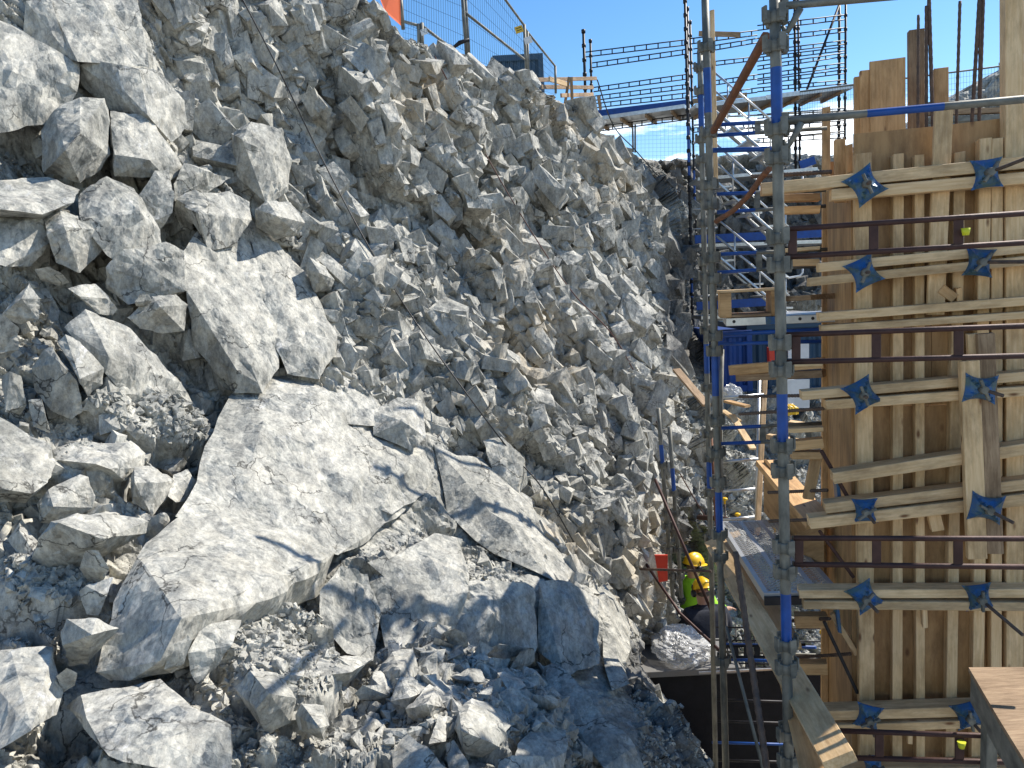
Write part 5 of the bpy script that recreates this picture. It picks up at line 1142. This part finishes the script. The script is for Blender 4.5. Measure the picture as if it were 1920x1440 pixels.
for v in ((1420,48,57,1583,28,37),(1420,72,80,1583,52,60),(1420,124,131,1583,99,106),(1420,140,148,1583,118,125),(1420,151,158,1583,131,138),(1420,165,172,1583,150,157),(1500,180,186,1583,166,172),(1400,240,248,1583,226,234)): ft_(*v, 16.6, 16.6, 7)
for v in ((1298,120,128,1420,106,113),(1300,211,218,1420,200,207),(1300,240,248,1420,232,240),(1420,96,103,1583,76,83),(1420,108,115,1583,88,95),(1420,215,222,1583,203,210),(1420,260,268,1583,250,258)): ft_(*v, 16.9, 16.9, 7)
for y in (226, 242, 254):
    pipe('rail', P(1500, y, 16.6), P(1583, y-8, 16.6), .014, DS, bt, n=6)
pipe('diagonal_brace', P(1574, 8, 16.8), P(1513, 168, 16.8), .026, DS, bt, n=8)
beam('toe_board', P(1072, 219, 17.3), P(1292, 193, 16.3), .03, .14, MT['blue_paint'], bt)
def deck(x0, y0, Y0, x1, y1, Y1, w_, h_, m='aluminium'):
    a, b = P(x0, y0, Y0), P(x1, y1, Y1); o = beam('deck_plank', a, b, w_, h_, MT[m], bt)
    mb = MB(); M, l = frame(a, b); k = int(l/.45)
    for i in range(k): mb.bbox(((i+.5)/k*l-l/2, 0, -h_/2-.035), (.04, w_*.96, .06), .004)
    mb.build('deck_rib', MT['wood_grey'], o, M)
deck(1108, 233, 17.2, 1292, 207, 16.3, .9, .08); deck(1292, 209, 16.3, 1420, 194, 16.4, .9, .08); deck(1420, 193, 16.5, 1578, 172, 16.7, .9, .09)
beam('deck_edge', P(1300, 190, 16.1), P(1400, 178, 16.1), .05, .09, MT['wood_grey'], bt)
beam('toe_board', P(1310, 63, 16.2), P(1387, 65, 16.2), .03, .10, MT['wood_grey'], bt)
# lower landings
for x0, y0, x1, y1, Y in ((1300,341,1520,322,15),(1303,463,1540,455,14.5),(1306,595,1500,586,14)):
    beam('landing', P(x0, y0, Y), P(x1, y1, Y), .7, .06, MT['aluminium'], bt); 
for x0, y0, x1, y1, Y in ((1303,449,1540,437,14.4),(1306,574,1450,565,14),(1500,310,1528,300,14.8)):
    beam('toe_board', P(x0, y0, Y), P(x1, y1, Y), .03, .15, MT['blue_paint'], bt)
for x0, y0, x1, y1, Y in ((1300,393,1345,390,15),(1300,430,1345,427,15),(1300,524,1345,521,15),(1303,556,1345,553,15),(1300,268,1345,264,15.5),(1300,235,1345,230,15.5)):
    pipe('rail', P(x0, y0, Y), P(x1, y1, Y), .017, MT['aluminium'], bt, n=8)
def stairs(x0, y0, x1, y1, Y0, Y1, thin):
    a, b = P(x0, y0, Y0), P(x1, y1, Y1); s_ = beam('stair_flight', a, b, .03, .20, MT['aluminium'], bt, WN)
    dpt = Vector((.12, .68, 0)); beam('stair_flight', a+dpt, b+dpt, .03, .20, MT['aluminium'], bt, WN)
    mb = MB(); k = max(4, int((b-a).length/.28))
    for i in range(k): mb.bbox(tuple((b-a)*((i+.5)/k)+dpt/2), (.24, .66, .03), .004)
    mb.build('tread', MT['aluminium'], bt, Matrix.Translation(a))
    for dy in thin:
        pipe('handrail', P(x0, y0-dy, Y0), P(x1, y1-dy, Y1), .018, MT['aluminium'], bt, n=8)
    for t_ in (.25, .6, .95):
        u = a+(b-a)*t_; v = P(x0+(x1-x0)*t_, y0+(y1-y0)*t_-thin[-1], Y0+(Y1-Y0)*t_); pipe('handrail_post', u, v, .014, MT['aluminium'], bt, n=6)
stairs(1336, 205, 1450, 300, 13.5, 13, (38, 72)); stairs(1340, 338, 1480, 462, 13, 12.5, (35, 70)); stairs(1344, 478, 1480, 590, 12.6, 12, (35, 68))
for y, x1 in ((345, 1512), (515, 1514)):
    c = P(1462, y-12, 11); q = [P(1462, y-14, 11), P(1468, y+2, 11), P(1480, y+6, 11), P(1500, y+2, 11), P(1505, y-4, 11), P(1505, y-14, 11)]; mb = MB(); mb.tube([v-c for v in q], .014, 8); mb.build('guard_hoop', MT['white_paint'], bt, Matrix.Translation(c))
# timber handrail and fences on top of the face
th = empty('timber_handrail', P(1060, 200, 14), 'raw timber handrail where the bridge meets the top of the rock', 'handrail')
for v in ((1000,150,13.5,1118,147,16),(1015,163,13.5,1112,164,16),(1052,179,13.8,1112,177,16),(1055,198,14,1104,196,16)): beam('rail', P(v[0], v[1], v[2]), P(v[3], v[4], v[5]), .03, .07, MT['wood_grey'], th)
for v in ((1067,145,1057,210),(1071,145,1074,215),(1122,180,1126,205)): beam('post', P(v[0], v[1], 14.2), P(v[2], v[3], 14.2), .05, .05, MT['wood_grey'], th)
beam('rail', P(1030, 148, 13.6), P(1062, 158, 14), .03, .08, MT['wood_pale'], th)
GAL = 'galvanized'
def fence(lb, corners, posts, rails, nx, ny, tagc=None, r=.021):
    """corners: top-left, top-right, bottom-right, bottom-left as (px, py, Y)"""
    q = [P(*c) for c in corners]; root = empty('mesh_fence', (q[3]+q[2])/2, lb, 'fence'); o0 = q[0].copy(); mb = MB()
    for i in range(nx+1):
        t_ = i/nx; a, b = q[0]+(q[1]-q[0])*t_, q[3]+(q[2]-q[3])*t_; mb.tube([a-o0, b-o0], .0022, 3, cap=False)
    for j in range(ny+1):
        t_ = j/ny; a, b = q[0]+(q[3]-q[0])*t_, q[1]+(q[2]-q[1])*t_; mb.tube([a-o0, b-o0], .0022, 3, cap=False)
    mb.build('wire_mesh', MT['container_dark'], root, Matrix.Translation(o0))
    for k, (x0, y0, x1, y1, Y) in enumerate(posts): pipe('post', P(x0, y0, Y), P(x1, y1, Y), r, MT[GAL], root, n=10)
    for x0, y0, Y0, x1, y1, Y1 in rails: pipe('rail', P(x0, y0, Y0), P(x1, y1, Y1), r*.8, MT[GAL], root, n=8)
    return root
f1 = fence('tall mesh fence panel at the top of the rock reaching out of the photo', [(866,-120,9.6),(983,48,11.5),(988,150,11.5),(873,105,9.6)], [(863,-60,875,105,9.55),(869,-60,879,105,9.7),(983,46,988,152,11.5)],
      [(866,-112,9.6,983,48,11.5),(870,22,9.6,984,112,11.5)], 30, 6)
f2 = fence('mesh fence panel falling away to the right behind the tall one', [(985,55,11.6),(1041,124,13.5),(1042,178,13.5),(988,160,11.6)], [(1041,124,1042,175,13.5),(989,60,990,150,11.7)], [(985,55,11.6,1041,124,13.5)], 22, 6)
f3 = fence('mesh fence panel between the orange sheet and the tall panel', [(752,-160,8.9),(866,-125,9.5),(872,95,9.5),(752,40,8.9)], [(750,-20,756,55,8.9)], [], 26, 8)
f4 = fence('low fence frames far behind the mesh between orange sheet and post', [(756,40,13),(785,48,13),(785,110,13),(756,100,13)], [(785,45,786,95,13),(791,43,792,95,13)], [(756,40,13,785,48,13),(791,48,13,848,92,14)], 6, 6, r=.03)
for x, y, Y, m, ang in ((973, 58, 11.2, 'label_yellow', 25), (990, 78, 11.5, 'label_white', 25), (796, 62, 12.9, 'label_white', 25)):
    mb = MB(); mb.bbox((0, 0, 0), (.11, .012, .09), .002); o = mb.build('fence_sign', MT[m], f4 if x == 796 else (f1 if m == 'label_yellow' else f2), Matrix.Translation(P(x, y, Y)-Vector((0, .06, 0))) @ Matrix.Rotation(math.radians(-15), 4, 'Y'))
    if m == 'label_yellow':
        for dz in (.018, -.012): 
            mb = MB(); mb.bbox((0, 0, 0), (.07, .002, .008), .0005); mb.build('sign_lettering', MT['cable_black'], o, pworld(o) @ Matrix.Translation((0, -.0075, dz)))
fence('long mesh fence far beyond the bridge, sky showing through it', [(1180,226,21),(1620,204,21),(1620,296,21),(1180,300,21)], [(1186,232,1187,285,21),(1191,232,1191,286,21)], [(1180,228,21,1620,206,21)], 60, 10, r=.025)
fence('mesh fence behind the starter bars on the right', [(1500,172,15),(1925,118,13),(1925,215,13),(1500,235,15)], [], [(1500,172,15,1925,118,13)], 80, 8, r=.018)
oc = fpan('orange_sheet', [(690,-60,8.3),(748,-60,8.5),(752,48,8.5),(722,22,8.35)], MT['orange_cloth'], None, .004); tag(oc, 'orange sheet hung on the fence at the very top of the rock', 'sheet')
hk = MB(); c = P(845, 93, 9.3); hk.tube([P(x, y, 9.3)-c for x, y in ((845,93),(862,80),(880,74))], .02, 8, rs=[.014, .026, .02]); tag(hk.build('fence_clamp', DS, None, Matrix.Translation(c)), 'dark clamp hanging at the foot of the tall fence post', 'clamp')
# containers
def container(lb, x0, yt, x1, yb, Y, depth, m, ribs=14, L_=None):
    a, b = P(x0, yt, Y), P(x1, yt, Y); h = a.z - P(x0, yb, Y).z; root = empty('container', Vector((a.x, a.y, a.z-h)), lb, 'container'); w_ = b.x-a.x
    mb = MB(); n = ribs*4; top = []
    for i in range(n+1): top.append((i/n*w_, (0 if (i//2) % 2 else -.035)))
    vs = [(x, y, 0) for x, y in top] + [(x, y, h) for x, y in top]; mb.add([Vector(v) for v in vs], [(i, i+1, i+1+n+1, i+n+1) for i in range(n)])
    mb.box((w_/2, depth/2+.002, h/2), (w_, depth, h-.01)); mb.build('body', MT[m], root, Matrix.Translation(Vector((a.x, a.y, a.z-h))))
    for z_ in (0.05, h-.05): 
        q = MB(); q.bbox((w_/2, -.05, z_), (w_+.1, .06, .12), .01); q.build('frame_rail', MT[m], root, Matrix.Translation(Vector((a.x, a.y, a.z-h))))
    for x_ in (0, w_):
        q = MB(); q.bbox((0, 0, 0), (h, .07, .1), .01, Matrix.Translation((x_, -.052, h/2)) @ Matrix.Rotation(math.pi/2, 4, 'Y')); q.build('corner_post', MT[m], root, Matrix.Translation(Vector((a.x, a.y, a.z-h))))
    return root
container('dark blue shipping container beyond the fence on top of the rock', 928, 107, 1013, 190, 15.5, 3, 'container_dark', 6)
cb = container('blue site container at the bottom of the excavation behind the plywood box', 1348, 622, 1402, 735, 13.6, 2.0, 'container_blue', 3)
container('blue container with a white board against it, right of the near post', 1402, 608, 1552, 742, 13.9, 2.0, 'container_dark', 8)
for i, (x0, y0, x1, y1, Y, lb) in enumerate(((1478,640,1517,672,13.4,'upper white board standing against the blue container'),(1475,712,1518,765,12.6,'lower white board with a printed panel beside the near post'))):
    o = fpan('white_board', [(x0,y0,Y),(x1,y0-1,Y),(x1,y1,Y),(x0,y1,Y)], MT['white_paint'], None, .03); tag(o, lb, 'board')
o = fpan('red_canister', [(1442,652,13),(1452,650,13),(1453,680,13),(1443,680,13)], MT['red_paint'], None, .12); tag(o, 'red canister beside the near post in front of the container', 'canister')
crumple('yellow_tool', 'yellow tool lying on the boards right of the near post', P(1481, 772, 10), .12, .08, .10, 14, MT['yellow_plastic'], 'tool', 14)
plank('board with a printed mark leaning behind the middle posts', 1362, 752, 10.6, 1402, 762, 10.4, .03, .20, 'wood', WN)
# steel and stones behind the starter bars at the top right
sr = empty('steel_rack', P(1850, 215, 9), 'grey steel beams laid flat behind the starter bars', 'rack')
for y, m in ((197, 'galvanized'), (212, 'wood_grey'), (226, 'galvanized')): beam('beam', P(1740, y, 9), P(2000, y-9, 9), .08, .06, MT[m], sr)
for k in range(46):
    x = rg.uniform(1745, 1945); y = float(np.interp(x, [1740, 1800, 1850, 1880, 1950], [228, 186, 172, 138, 120])) + abs(rg.gauss(0, 1))*22
    Y = 15 + rg.uniform(-.4, .4); s_ = rg.uniform(.14, .5)
    o = bpy.data.objects.new('loose_rock', PROTO[rg.randrange(9)]); COL.objects.link(o)
    o.matrix_basis = Matrix.Translation(P(x, y, Y)) @ Euler((rg.random()*6, rg.random()*6, rg.random()*6)).to_matrix().to_4x4() @ Matrix.Scale(s_, 4)
    tag(o, 'grey stone on the heap of blasted rock behind the starter bars at the top right', 'rock', 'stones on the heap at the top right')
